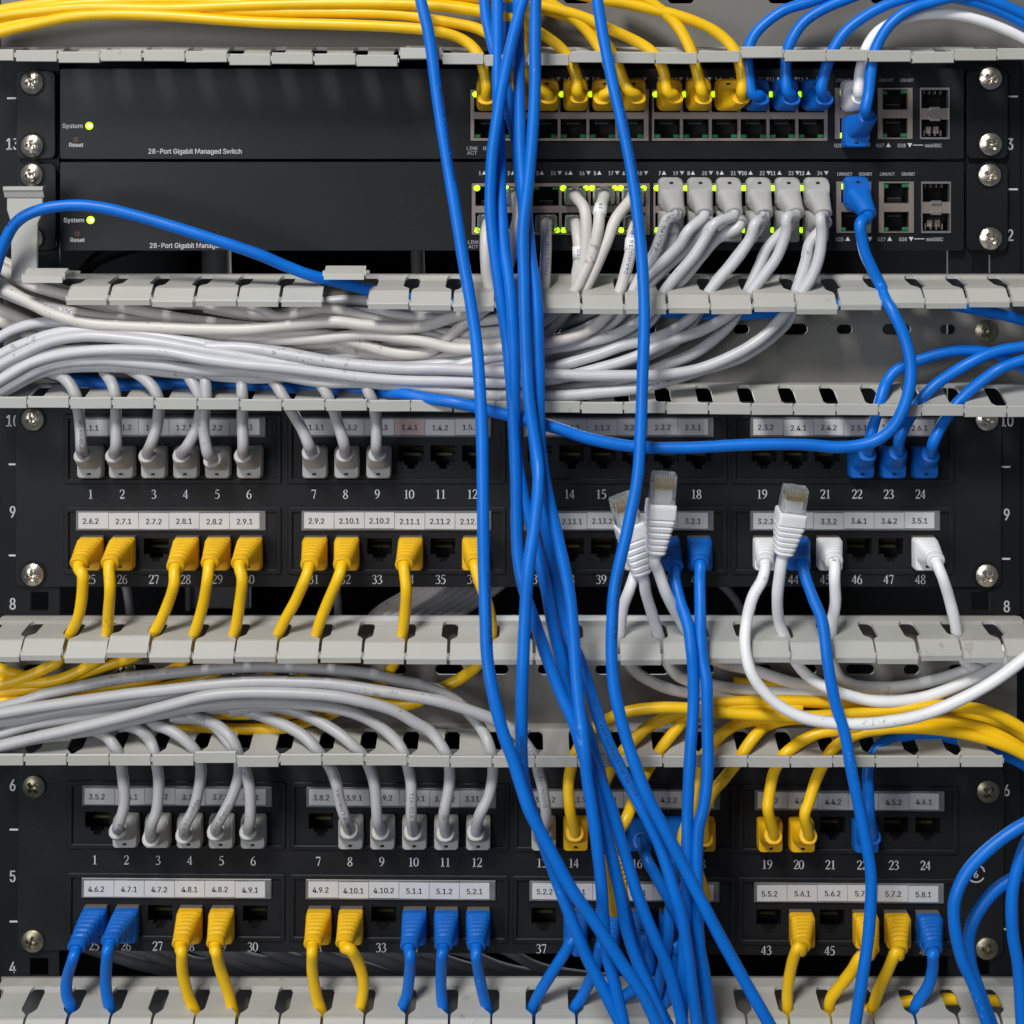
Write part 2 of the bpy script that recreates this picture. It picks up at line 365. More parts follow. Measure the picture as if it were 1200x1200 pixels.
def manager(label, x0, x1, rows, plate_y, holes, name='cable_manager'):
    t = thing(name, label, 'cable manager', (600, plate_y[1], 0))
    outs = [[(x0, plate_y[0]), (x1, plate_y[0]), (x1, plate_y[1]), (x0, plate_y[1])]]
    for (hx, hy, wv, hh) in holes: outs.append([(p[0], p[1]) for p in rrect(hx, hy, wv, hh, hh / 2 - .1, 0, 5)][::-1])
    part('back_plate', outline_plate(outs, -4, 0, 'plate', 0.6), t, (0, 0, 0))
    for (kind, y, drop, uf, pitch, lo, hi, mod) in rows:
        mb = MB()
        a, b = (y, y + 4) if kind == 'top' else (y - 4, y)
        xa, xb = row_x(uf, pitch, lo) + 0.4, row_x(uf, pitch, hi) - 0.4
        if kind == 'top': xb = min(xb, 1195)
        mb.box(xa, xb, a, b, 0.3, 16.2, 'coated')
        # small rounded bend where shelf and plate meet
        part('shelf', mb, t, (0, 0, 0))
        pr = {}
        for k in range(lo, hi):
            xc = 0.5 * (row_x(uf, pitch, k) + row_x(uf, pitch, k + 1)) * 1.0
            dy, ex = mod(k)
            key = round(drop + ex, 0)
            if key not in pr: pr[key] = finger_mesh(kind, key, k)
            o = link('finger', pr[key], t, (xc + random.uniform(-.5, .5), y + random.uniform(-.3, .3), 0))
            o.rotation_euler = (-math.radians(dy), random.uniform(-.008, .008), random.uniform(-.004, .004))
        ROWS[(kind, round(y))] = (uf, pitch)
    return t
def sag_a(k):    # row at the top of the upper manager: two fingers are bent up, the middle sags
    if k == 0: return (18.5, 0)
    if k == 7: return (21, 0)
    if k == 18: return (-4, 4)
    c = 10 * math.exp(-((k - 14) / 6.5) ** 2); return (random.uniform(-.8, .8), round(c - 1))
mA = manager('grey slotted cable manager below the two switches, full of grey and white cables', 4, 1215,
    [('top', 321, 8, 26.5, 50.35, 0, 24, sag_a), ('bottom', 452, 11, -18.3, 49.95, 0, 25, lambda k: (0, round(k * 0.42)))],
    (321, 452), [(640, 386, 33, 12), (700, 386, 18, 11), (752, 386, 33, 12), (808, 386, 18, 11), (869, 386, 18, 11), (930, 386, 33, 12.5), (990, 386, 18, 11), (1051, 386, 33, 12.5), (1111, 386, 18, 11)])
mB = manager('grey slotted cable manager between the two patch panels', 4, 1192,
    [('top', 722, 1, 23.3 - 50.2, 50.2, 0, 25, lambda k: (random.uniform(-1.6, .8), round(2 + 4 * math.exp(-((k - 13) / 9) ** 2)) if k not in (3,) else -2)),
     ('bottom', 851, 11.5, -22.0, 49.95, 0, 24, lambda k: ((2.0 if k == 5 else (-1.6 if k == 6 else 0)), round(k * 0.15)))],
    (722, 851), [(45 + 60.2 * i, 785, (18 if i % 2 else 33), 12) for i in range(19)])
mC = manager('grey cable manager along the top edge above the upper switch', 1, 1215,
    [('bottom', 60, 15, -33.5, 50.1, 0, 25, lambda k: (random.uniform(-1.3, 1.3) + (5 if k in (10,) else 0) + (4 if k == 18 else 0), round(5 * math.exp(-((k - 9.5) / 4.5) ** 2))))],
    (-200, 60), [(676, -1, 30, 10), (798, -1, 30, 10), (916, -1, 30, 10), (1036, -1, 30, 10)])
mD = manager('grey slotted cable manager along the bottom edge under the lower patch panel', 1, 1194,
    [('top', 1146, 5, 24.8 - 50.1, 50.1, 0, 25, lambda k: (random.uniform(-.8, .8), 2))],
    (1146, 1330), [])
screws(mA, [(1155, 388)], 0.2, dull=(0,)); screws(mB, [(146, 786)], 0.2, dull=(0,))
# ------------------------------------------------------------------ ports
def step_outline(cx, cy, s=1, grow=0):
    g = grow
    q = [(14.5 + g, -10 - g), (14.5 + g, 9 + g), (8 + g, 9 + g), (8 + g, 13 + g), (4.5 + g, 13 + g), (4.5 + g, 17.5 + g)]
    q = q + [(-a, b) for a, b in q[::-1]]
    return [(cx + a, cy + s * b) for a, b in q]
def port_mesh(kind):
    mb = MB()
    if kind == 'keystone':
        mb.box(-17, 17, -13, 22, -30, -28, 'cavity'); mb.box(-17, -15.2, -13, 22, -28, -1, 'cavity'); mb.box(15.2, 17, -13, 22, -28, -1, 'cavity')
        mb.box(-15.2, 15.2, -13, -11, -28, -1, 'cavity'); mb.box(-15.2, 15.2, 20, 22, -28, -1, 'cavity')
        for k in range(8):
            x = -8.4 + 2.4 * k
            mb.add([(x, -9.6, -6), (x + .9, -9.6, -6), (x + .9, -1, -14), (x, -1, -14), (x, -10.6, -6), (x + .9, -10.6, -6), (x + .9, -2, -15), (x, -2, -15)],
                   [(0, 1, 2, 3), (4, 5, 6, 7), (0, 3, 7, 4), (1, 2, 6, 5)], 'gold')
        mb.box(-10, 10, 3, 6, -28, -16, 'olive')
    else:
        mb.box(-16, 16, -12, 12, -30, -28, 'cavity'); mb.box(-16, -14.8, -12, 12, -28, 0, 'cavity'); mb.box(14.8, 16, -12, 12, -28, 0, 'cavity')
        mb.box(-14.8, 14.8, -12, -10.8, -28, 0, 'cavity'); mb.box(-14.8, 14.8, 10.8, 12, -28, 0, 'cavity')
        mb.box(-14.8, -7.5, 7.0, 10.8, -20, -1.5, 'black'); mb.box(7.5, 14.8, 7.0, 10.8, -20, -1.5, 'black')
        mb.box(-9, 9, -10.8, -6.5, -24, -9, 'black')
        for k in range(8):
            x = -7.4 + 2.0 * k; mb.box(x, x + .8, -6.4, -5.8, -20, -9, 'cage_tin')
    return mb.mesh('port')
PK, PS = port_mesh('keystone'), port_mesh('switch')
# ------------------------------------------------------------------ patch panels
def patch_panel(name_word, y_top, y_bot, xl, xr, mods, rows, lab0, labw, labels, numy, screwpts, tilt, pivot, dull=(), numoff=-2.5):
    t = thing('patch_bay', label_pp[name_word], 'patch panel', (pivot, y_bot, 0))
    outs = [[p[:2] for p in rrect((xl + xr) / 2, (y_top + y_bot) / 2, xr - xl, y_bot - y_top, 8, 0, 4)]]
    for (a, b) in mods:
        for (ya, yb, py) in rows:
            outs.append([(a + 5, ya + 5), (a + 5, yb - 5), (b - 5, yb - 5), (b - 5, ya + 5)])
    part('face_plate', outline_plate(outs, -5, 0, 'panel', 0.7), t, (0, 0, 0))
    # rounded ribs around each group of ports
    n = 0
    for mi_, (a, b) in enumerate(mods):
        for ri, (ya, yb, py) in enumerate(rows):
            o1 = [[p[:2] for p in rrect((a + b) / 2, (ya + yb) / 2, b - a, yb - ya, 3, 0, 2)]]
            first = portx[name_word][mi_]
            for k in range(6): o1.append(step_outline(first + 37.15 * k, py)[::-1])
            body = part('port_module', outline_plate([[(a + 4.6, ya + 4.6), (b - 4.6, ya + 4.6), (b - 4.6, yb - 4.6), (a + 4.6, yb - 4.6)]] + o1[1:], -4, -0.6, 'panel', 0.0), t, (0, 0, 0))
            part('module_rim', outline_plate([o1[0], [(a + 6, ya + 6), (a + 6, yb - 6), (b - 6, yb - 6), (b - 6, ya + 6)]], -1.5, 2.2, 'panel', 1.0), body, (0, 0, 0))
            for k in range(6):
                link('port', PK, t, (first + 37.15 * k, py, -3))
                mb = MB(); put_serif(mb, str(1 + mi_ * 6 + k + 24 * ri), first + 37.15 * k + numoff, numy[ri], 0.35, 10.4, 'print')
                part('port_number', mb, t, (0, 0, 0))
            # label strip behind clear plastic
            lx = lab0[mi_]; ly = labels[ri][0]; lw = labw
            mb = MB(); mb.box(lx - 3, lx + 6 * lw + 7, ly - 12, ly + 12, -0.5, 2.6, 'holder', 1.0)
            h = part('label_holder', mb, t, (0, 0, 0))
            for k in range(6):
                mb = MB(); s = labels[ri][1][mi_ * 6 + k]
                m = 'paper_pink' if s == '1.4.1' else 'paper'
                x = lx + k * lw
                j = random.uniform(-.5, .5)
                mb.box(x + .3, x + lw - .3, ly - 9.3 + j, ly + 9.3 + j, 2.0, 3.1, m)
                put_text(mb, s, x + lw / 2 + (-3 if k == 0 else 0), ly + 3.6 + j, 3.35, 10.2, 'ink', 0.9, 0.22)
                rt = random.uniform(-.012, .012); cxx, cyy = x + lw / 2, ly
                mb.v = [(cxx + (a - cxx) * math.cos(rt) - (b - cyy) * math.sin(rt), cyy + (b - cyy) * math.cos(rt) + (a - cxx) * math.sin(rt), dd + k * .004) for a, b, dd in mb.v]
                part('paper_label', mb, h, (0, 0, 0))
    screws(t, screwpts, 0.4, dull)
    mb = MB(); mb.box(xl + 50, xr - 50, y_top + 4, y_bot - 4, -50, -37, 'black'); part('rear_frame', mb, t, (0, 0, 0))
    t.rotation_euler = (0, tilt, 0)
    return t
label_pp = {'up': 'upper 48-port black patch panel beside unit numbers 10 and 9', 'low': 'lower 48-port black patch panel with labels 3.5.2 to 5.8.1'}
portx = {'up': (108.8, 370.4, 632.8, 895.5), 'low': (113, 375, 637, 900.7)}
LU = '1.1.1 1.1.2 1.1.3 1.2.1 1.2.2 1.2.3 1.3.1 1.3.2 1.3.3 1.4.1 1.4.2 1.5.1 1.5.2 2.1.1 2.1.2 2.2.1 2.2.2 2.3.1 2.3.2 2.4.1 2.4.2 2.5.1 2.5.2 2.6.1'.split()
LL = '2.6.2 2.7.1 2.7.2 2.8.1 2.8.2 2.9.1 2.9.2 2.10.1 2.10.2 2.11.1 2.11.2 2.12.1 2.12.2 2.13.1 2.13.2 3.1.1 3.1.2 3.2.1 3.2.2 3.3.1 3.3.2 3.4.1 3.4.2 3.5.1'.split()
MU = '3.5.2 3.6.1 3.6.2 3.7.1 3.7.2 3.8.1 3.8.2 3.9.1 3.9.2 3.10.1 3.10.2 3.11.1 3.11.2 4.1.1 4.1.2 4.2.1 4.2.2 4.3.1 4.3.2 4.4.1 4.4.2 4.5.1 4.5.2 4.6.1'.split()
ML = '4.6.2 4.7.1 4.7.2 4.8.1 4.8.2 4.9.1 4.9.2 4.10.1 4.10.2 5.1.1 5.1.2 5.2.1 5.2.2 5.3.1 5.3.2 5.4.1 5.4.2 5.5.1 5.5.2 5.6.1 5.6.2 5.7.1 5.7.2 5.8.1'.split()
patch_panel('up', 476, 688, 18, 1174, [(75, 330), (337, 593), (600, 852), (857, 1118)], [(485, 567, 532), (594, 673, 641)],
            (92.5, 356.5, 617, 882), 35.4, [(500, LU), (609.5, LL)], (579, 678.8), [(39, 491), (39, 673), (1156, 491), (1156, 674)], 0.0, 600)
pp2 = patch_panel('low', 893, 1115, 20, 1176, [(78, 334), (339, 596), (600, 861), (864, 1122)], [(915, 995, 962), (1023, 1102, 1071)],
            (98.5, 361, 623, 886), 35.4, [(932, MU), (1040, ML)], (1008, 1108.6), [(39, 922), (39, 1103), (1156, 920), (1156, 1104)], 0.0068, 200, dull=(0, 1, 2, 3))
mb = MB(); put_text(mb, '6', 1143, 1022, 0.5, 13, 'print_dim', 0.9, .3)
for a0, a1 in ((-2.6, -0.2), (0.5, 2.3)):
    q = [a0 + (a1 - a0) * k / 12 for k in range(13)]
    vs = [(1143 + r * math.cos(a), 1017 + r * math.sin(a), 0.5) for a in q for r in (9.2, 11)]
    mb.add(vs, [(2 * k, 2 * k + 1, 2 * k + 3, 2 * k + 2) for k in range(12)], 'print_dim')
part('category_mark', mb, pp2, (0, 0, 0))
def pport(panel, n):
    row = 0 if n <= 24 else 1; k = (n - 1) % 24
    x = portx[panel][k // 6] + 37.15 * (k % 6)
    y = ((536, 642) if panel == 'up' else (966, 1075))[row]
    if panel == 'low': y += (x - 200) * 0.0068
    return x, y
# ------------------------------------------------------------------ switches
def tri(mb, x, y, up, m, d, w=3.6):
    s = -1 if up else 1; mb.add([(x - w, y - s * w * .8, d), (x + w, y - s * w * .8, d), (x, y + s * w, d)], [(0, 1, 2)], m)
LED = {}
def led(parent, x, y, d, on, w=7, h=4.4):
    if (on, w, h) not in LED:
        mb = MB()
        if on:
            n = 12
            mb.loft([[(w * .5 * math.cos(2 * PI * k / n), w * .45 * math.sin(2 * PI * k / n), dd) for k in range(n)] for dd in (-2, 0.6)], on)
        else: mb.box(-w / 2, w / 2, -h / 2, h / 2, -3, 0.2, 'led_off', 0.6)
        LED[(on, w, h)] = mb.mesh('led')
    return link('led', LED[(on, w, h)], parent, (x, y, d))
def switch(dy, dx, label, y0, y1, cage_top, dz, lit, low_lit, scr):
    t = thing('network_switch', label, 'network switch', (600, y1, 0))
    D = 6.0
    X = lambda x: x + dx
    mb = MB(); mb.box(70, 1130, y0 + 1, y1 - 1, -420, -40, 'black'); part('chassis', mb, t, (0, 0, 0))
    blocks = [(X(551), X(760)), (X(763), X(969))]
    ct, cb = cage_top, cage_top + 61
    outs = [[p[:2] for p in rrect(600, (y0 + y1) / 2, 1056, y1 - y0 - 1.2, 2.5, 0, 2)]]
    rects = [(a, b, ct, cb) for a, b in blocks] + [(X(977), X(1018.5), ct - 1.5, cb - 2), (X(1026.5), X(1068), ct - 2, cb - 2), (X(1075.5), X(1111), ct - 2, cb - 2)]
    for a, b, c_, e in rects: outs.append([(a, c_), (a, e), (b, e), (b, c_)])
    part('face_plate', outline_plate(outs, D - 4, D, 'panel_gloss', 0.5), t, (0, 0, 0))
    py1, py2 = ct + 15.5, ct + 46.5
    lists = [[X(571 + 33.6 * k) for k in range(6)], [X(781 + 33.7 * k) for k in range(6)]]
    for bi, (a, b) in enumerate(blocks):
        outs = [[(a + .4, ct + .4), (b - .4, ct + .4), (b - .4, cb - .4), (a + .4, cb - .4)]]
        for x in lists[bi]:
            for (ya, yb) in ((ct + 4.5, ct + 27), (ct + 35, ct + 57.5)): outs.append([(x - 15, ya), (x - 15, yb), (x + 15, yb), (x + 15, ya)])
        cg = part('port_cage', outline_plate(outs, D - 4, D + 1.2, 'cage', 0.4), t, (0, 0, 0))
        for i, x in enumerate(lists[bi]):
            n = bi * 6 + i
            mb = MB()
            for s_ in (-1, 1):
                for q in range(5): mb.box(x + s_ * 15.9 - .5, x + s_ * 15.9 + .5, ct + 40 + q * 3.4, ct + 41.5 + q * 3.4, D + 1, D + 1.9, 'cage_tin')
            part('spring_finger', mb, cg, (0, 0, 0))
            for r_, yy in ((0, py1), (1, py2)):
                o = link('port', PS, t, (x, yy, D - 1)); o.rotation_euler = (0, PI if r_ == 0 else 0, 0)
            ls, rs = lit[n]
            led(t, x - (13.4 if ls else 11.2), ct + 6.2, D + (1.2 if ls else -0.5), ls, 7.6 if ls else 7); led(t, x + (13.2 if rs else 11.2), ct + 6.2, D + (1.2 if rs else -0.5), rs)
            ls, rs = low_lit[n]
            led(t, x - (13 if ls else 11.2), ct + 55.2, D + (1.2 if ls else -0.5), ls); led(t, x + (13 if rs else 11.2), ct + 55.2, D + (1.2 if rs else -0.5), rs)
    # combination ports
    for gi, gx in enumerate((X(997.5), X(1047.3))):
        a, b = gx - 20.5, gx + 20.5
        outs = [[(a, ct - 1.5), (b, ct - 1.5), (b, cb - 2.5), (a, cb - 2.5)]]
        for (ya, yb) in ((ct + 0.5, ct + 24), (ct + 34, ct + 57)): outs.append([(gx - 14.5, ya), (gx - 14.5, yb), (gx + 14.5, yb), (gx + 14.5, ya)])
        part('port_cage', outline_plate(outs, D - 4, D + 1.2, 'cage', 0.4), t, (0, 0, 0))
        for yy, r_ in ((ct + 12.2, 0), (ct + 45.5, 1)):
            o = link('port', PS, t, (gx, yy, D - 1)); o.rotation_euler = (0, PI if r_ == 0 else 0, 0)
        on = 'led_on' if gi == 0 else None
        led(t, gx - 13, ct + 4.2, D - .4, on, 7.4 if on else 8); led(t, gx + 11, ct + 3.2, D - .4, None, 8)
        led(t, gx - 13, ct + 54.5, D - .4, on if dy == 0 else None, 7.4 if (on and dy == 0) else 8); led(t, gx + 11, ct + 54, D - .4, None, 8)
    # small form factor cage
    a, b = X(1076), X(1110.5)
    mb = MB()
    mb.box(a, b, ct - 1.6, ct + 1, D - 6, D + 2, 'cage_tin'); mb.box(a, b, cb - 4.6, cb - 2.4, D - 6, D + 2, 'cage_tin')
    mb.box(a, a + 1.4, ct + 1, cb - 4.6, D - 6, D + 2, 'cage_tin'); mb.box(b - 1.4, b, ct + 1, cb - 4.6, D - 6, D + 2, 'cage_tin')
    mb.box(a + 1.4, b - 1.4, ct + 22.5, ct + 35.5, D - 6, D + 1.0, 'cage'); mb.box(a, b, ct - 1, cb - 4.6, D - 40, D - 38, 'cavity')
    for qa, qb in ((a - .6, a), (b, b + .6)): mb.box(qa, qb, ct - 1, cb - 4.6, D - 38, D - 6, 'cavity')
    part('module_cage', mb, t, (0, 0, 0))
    for yy in (ct + 22.7, ct + 35.3):
        mb = MB(); mb.box((a + b) / 2 - 6, (a + b) / 2 + 6, yy - 2, yy + 2, D + .5, D + 4, 'cage_tin', .8); part('latch_tab', mb, t, (0, 0, 0))
    mb = MB()
    for k in range(4):
        x = a + 7 + k * 6.6; mb.box(x, x + .8, ct + 2, ct + 6, D - 20, D - 8, 'cage'); mb.box(x, x + .8, ct + 48, ct + 55, D - 20, D - 8, 'cage')
    for k in range(2): mb.box(a + 10 + k * 9, a + 16 + k * 9, ct + 44, ct + 52, D - 16, D - 10, 'cage'); mb.box(a + 3, b - 3, ct + 12 + 28 * k, ct + 12.6 + 28 * k, D - 22, D - 14, 'rail')
    part('cage_spring', mb, t, (0, 0, 0))
    # ears
    me = outline_plate([[p[:2] for p in rrect(43 + dx * .5, (y0 + y1) / 2 + 1, 46, y1 - y0 - 4, 7, 0, 4)]], 0, 4, 'panel', .8); part('mounting_ear', me, t, (0, 0, 0))
    me = outline_plate([[p[:2] for p in rrect(1156, (y0 + y1) / 2 + 1, 48, y1 - y0 - 4, 7, 0, 4)]], 0, 4, 'panel_gloss', .8); part('mounting_ear', me, t, (0, 0, 0))
    screws(t, scr, 4.2)
    # indicator and printing
    mb = MB(); n = 20; cx, cy = X(106.5), 147.5 + dy
    mb.loft([[(cx + r * math.cos(2 * PI * k / n), cy + r * math.sin(2 * PI * k / n), dd) for k in range(n)] for r, dd in ((4.5, D - 1), (4.5, D + .6), (3.3, D + 1.6))], 'led_on')
    sl = part('led', mb, t, (0, 0, 0), angle=30); sl['label'] = 'round lit System indicator'
    mb = MB(); mb.loft([[(cx + 1.6 + r * math.cos(2 * PI * k / n), cy + r * math.sin(2 * PI * k / n), dd) for k in range(n)] for r, dd in ((2.2, D + 1.65), (1.6, D + 2))], 'led_core'); part('bright_spot', mb, sl, (0, 0, 0))
    mb = MB(); cx, cy = X(91), 163.5 + dy
    mb.loft([[(cx + r * math.cos(2 * PI * k / n), cy + r * math.sin(2 * PI * k / n), dd) for k in range(n)] for r, dd in ((2.9, D), (2.7, D + .4), (1.6, D + .4))], 'led_red', cap1=False)
    mb.loft([[(cx + 1.6 * math.cos(2 * PI * k / n), cy + 1.6 * math.sin(2 * PI * k / n), dd) for k in range(n)] for dd in (D, D + .2)], 'cavity')
    part('reset_button', mb, t, (0, 0, 0))
    e = D + .25
    def wd(*a, **k): mb = MB(); put_text(mb, *a, **k); part('printed_word', mb, t, (0, 0, 0))
    def tr(*a): mb = MB(); tri(mb, *a); part('printed_arrow', mb, t, (0, 0, 0))
    wd('System', X(87), 150 + dy, e, 8.2, 'print', 1.0, .12); wd('Reset', X(91), 172 + dy + (1 if dy else 0), e, 7.6, 'print', 1.0, .12)
    wd('28-Port Gigabit Managed Switch', X(175), 180 + dy, e, 9.2, 'print', 0.90, .1, 'LEFT')
    lb = cb + 9
    wd('LINK', X(553.5), lb + 1.2, e, 6.6, 'print_dim', 1, .05); wd('ACT', X(553.5), lb + 6.6, e, 6.6, 'print_dim', 1, .05); wd('GIGABIT', X(566), lb + 1.2, e, 6.6, 'print_dim', 1, .05, 'LEFT')
    ty = ct - 9.0
    for bi in range(2):
        for i, x in enumerate(lists[bi]):
            n = bi * 6 + i + 1
            wd(str(n), x - 10 - (2.5 if n > 9 else 0), ty, e, 7.2, 'print', .8, .12); tr(x - 5, ty - 2.6, True, 'print', e, 2.6)
            wd(str(n + 12), x + 8.5, ty, e, 7.2, 'print_dim', .8, .12); tr(x + 16, ty - 2.6, False, 'print_dim', e, 2.6)
    ty = ct - 8.5
    for gx in (997.5, 1047.3):
        wd('LINK/ACT', X(gx - 10.5), ty, e, 5.8, 'print_dim', .74, .06); wd('GIGABIT', X(gx + 14), ty, e, 5.8, 'print_dim', .74, .06)
    by = cb + 7
    for s_, x, up in (('G25', 984, True), ('G26', 1010, False), ('G27', 1033, True), ('G28', 1058, False)):
        wd(s_, X(x - 3), by, e, 6.8, 'print_dim', .82, .08); tr(X(x + 6.5), by - 2.5, up, 'print', e, 2.8)
    mb = MB(); mb.box(X(1068), X(1080), by - 3.0, by - 2.2, D, e, 'print'); part('printed_line', mb, t, (0, 0, 0)); wd('miniGBIC', X(1092), by, e, 6.6, 'print_dim', .8, .05)
    return t
on = 'led_on'; so = 'led_soft'
lit1 = [(on, None), (None, None), (None, on), (on, None), (on, None), (on, None), (on, None), (on, None), (on, None), (on, None), (on, None), (on, None)]
low1 = [(None, None)] * 12
lit2 = [(on, None), (on, None), (None, None), (on, on), (on, on), (on, on), (on, None), (on, None), (on, None), (on, None), (on, None), (on, None)]
low2 = [(on, None), (on, None), (None, on), (on, None), (None, None), (on, None), (on, None), (None, None), (None, None), (on, None), (on, None), (on, None)]
switch(0, 0, 'upper black 28-port switch, yellow and blue cords in its top port row', 80, 187, 104.5, 0, lit1, low1, [(39.5, 97), (39.5, 171), (1159, 92), (1159, 169)])
switch(110, 1.5, 'second black 28-port switch, grey and white cords in both port rows', 189, 294, 214, 0, lit2, low2, [(39, 205), (39, 279), (1158, 205), (1159, 279)])
# ------------------------------------------------------------------ cables
def resample(pts, step=4.5):
    q = cr(pts, 10)
    out = [Vector(q[0])]; acc = 0
    for i in range(1, len(q)):
        a, b = Vector(q[i - 1]), Vector(q[i]); l = (b - a).length
        while l > 0 and acc + l >= step:
            k = (step - acc) / l; a = a + (b - a) * k; out.append(a.copy()); l = (b - a).length; acc = 0
        acc += l
    out.append(Vector(q[-1])); return out
def fill_d(pts):                            # give every point a depth: interpolate between the ones that carry it
    P = [list(p) for p in pts]
    known = [i for i, p in enumerate(P) if len(p) > 2]
    for i, p in enumerate(P):
        if len(p) == 2:
            lo = max([k for k in known if k < i], default=None); hi = min([k for k in known if k > i], default=None)
            if lo is None: p.append(P[hi][2])
            elif hi is None: p.append(P[lo][2])
            else: p.append(P[lo][2] + (P[hi][2] - P[lo][2]) * (i - lo) / (hi - lo))
    return P
def lift(pts, lip):                         # lead a cord over the necks of the lower fingers and down through the gap behind their lips
    out = []
    for u, v, d in fill_d(pts):
        if lip - 20 < v < lip + 8: d = max(d, 57)
        elif lip - 36 < v <= lip - 20: d = max(d, 50)
        elif lip - 52 < v <= lip - 36: d = max(d, 38)
        out.append((u, v, d))
    return out
def tube_mesh(path, r, m, n=14, ends=True):
    mb = MB(); secs = []
    t = (path[1] - path[0]).normalized(); nrm = t.orthogonal().normalized()
    ph = random.uniform(0, 9)
    for i, p in enumerate(path):
        t = (path[min(i + 1, len(path) - 1)] - path[max(i - 1, 0)])
        if t.length < 1e-6: continue
        t.normalize(); nrm = (nrm - t * nrm.dot(t)).normalized(); b = t.cross(nrm)
        rr = r * (1 + 0.012 * math.sin(i * 0.31 + ph) + 0.010 * math.sin(i * 0.83 + ph * 2))
        secs.append([tuple(p + (nrm * math.cos(2 * PI * k / n) + b * math.sin(2 * PI * k / n)) * rr) for k in range(n)])
    mb.loft(secs, m, ends, ends); return mb.mesh('jacket', True)
def to_px(pts): return [R(*p) for p in fill_d(pts)]
def cable_text(parent, path, r, s0, txt, size, m, up=0.0, flip=False):
    mb = MB(); vs, fs = text_geo(txt, size, 1.25, 0.0, 'LEFT')
    cum = [0.0]
    for i in range(1, len(path)): cum.append(cum[-1] + (path[i] - path[i - 1]).length)
    out = []
    sgn = -1 if flip else 1
    for x, y in vs:
        s = s0 + x * sgn
        i = 0
        while i < len(cum) - 2 and cum[i + 1] < s: i += 1
        k = (s - cum[i]) / max(cum[i + 1] - cum[i], 1e-6); k = max(0, min(1, k))
        c = path[i].lerp(path[i + 1], k)
        t = (path[min(i + 2, len(path) - 1)] - path[max(i - 1, 0)]).normalized() * sgn
        view = (Vector((U0, V0, L)) - c).normalized()
        n_ = (view - t * view.dot(t)).normalized()
        upv = t.cross(n_)          # y points down in these coordinates
        upv = -upv if (t.x * upv.y - t.y * upv.x) > 0 else upv
        th = (y - size * 0.33) / r + up
        out.append(tuple(c + (n_ * math.cos(th) + upv * math.sin(th)) * (r + 0.35)))
    mb.add(out, fs, m)
    return part('jacket_print', mb, parent, (0, 0, 0))
COL = {'y': ('yellow', 'plug_yellow'), 'b': ('blue', 'plug_blue'), 'w': ('white', 'plug_white'), 'g': ('grey', 'plug_grey'), 'c': ('cool', 'plug_grey'), 'm': ('mid', 'plug_grey'), 'e': ('beige', 'plug_white')}
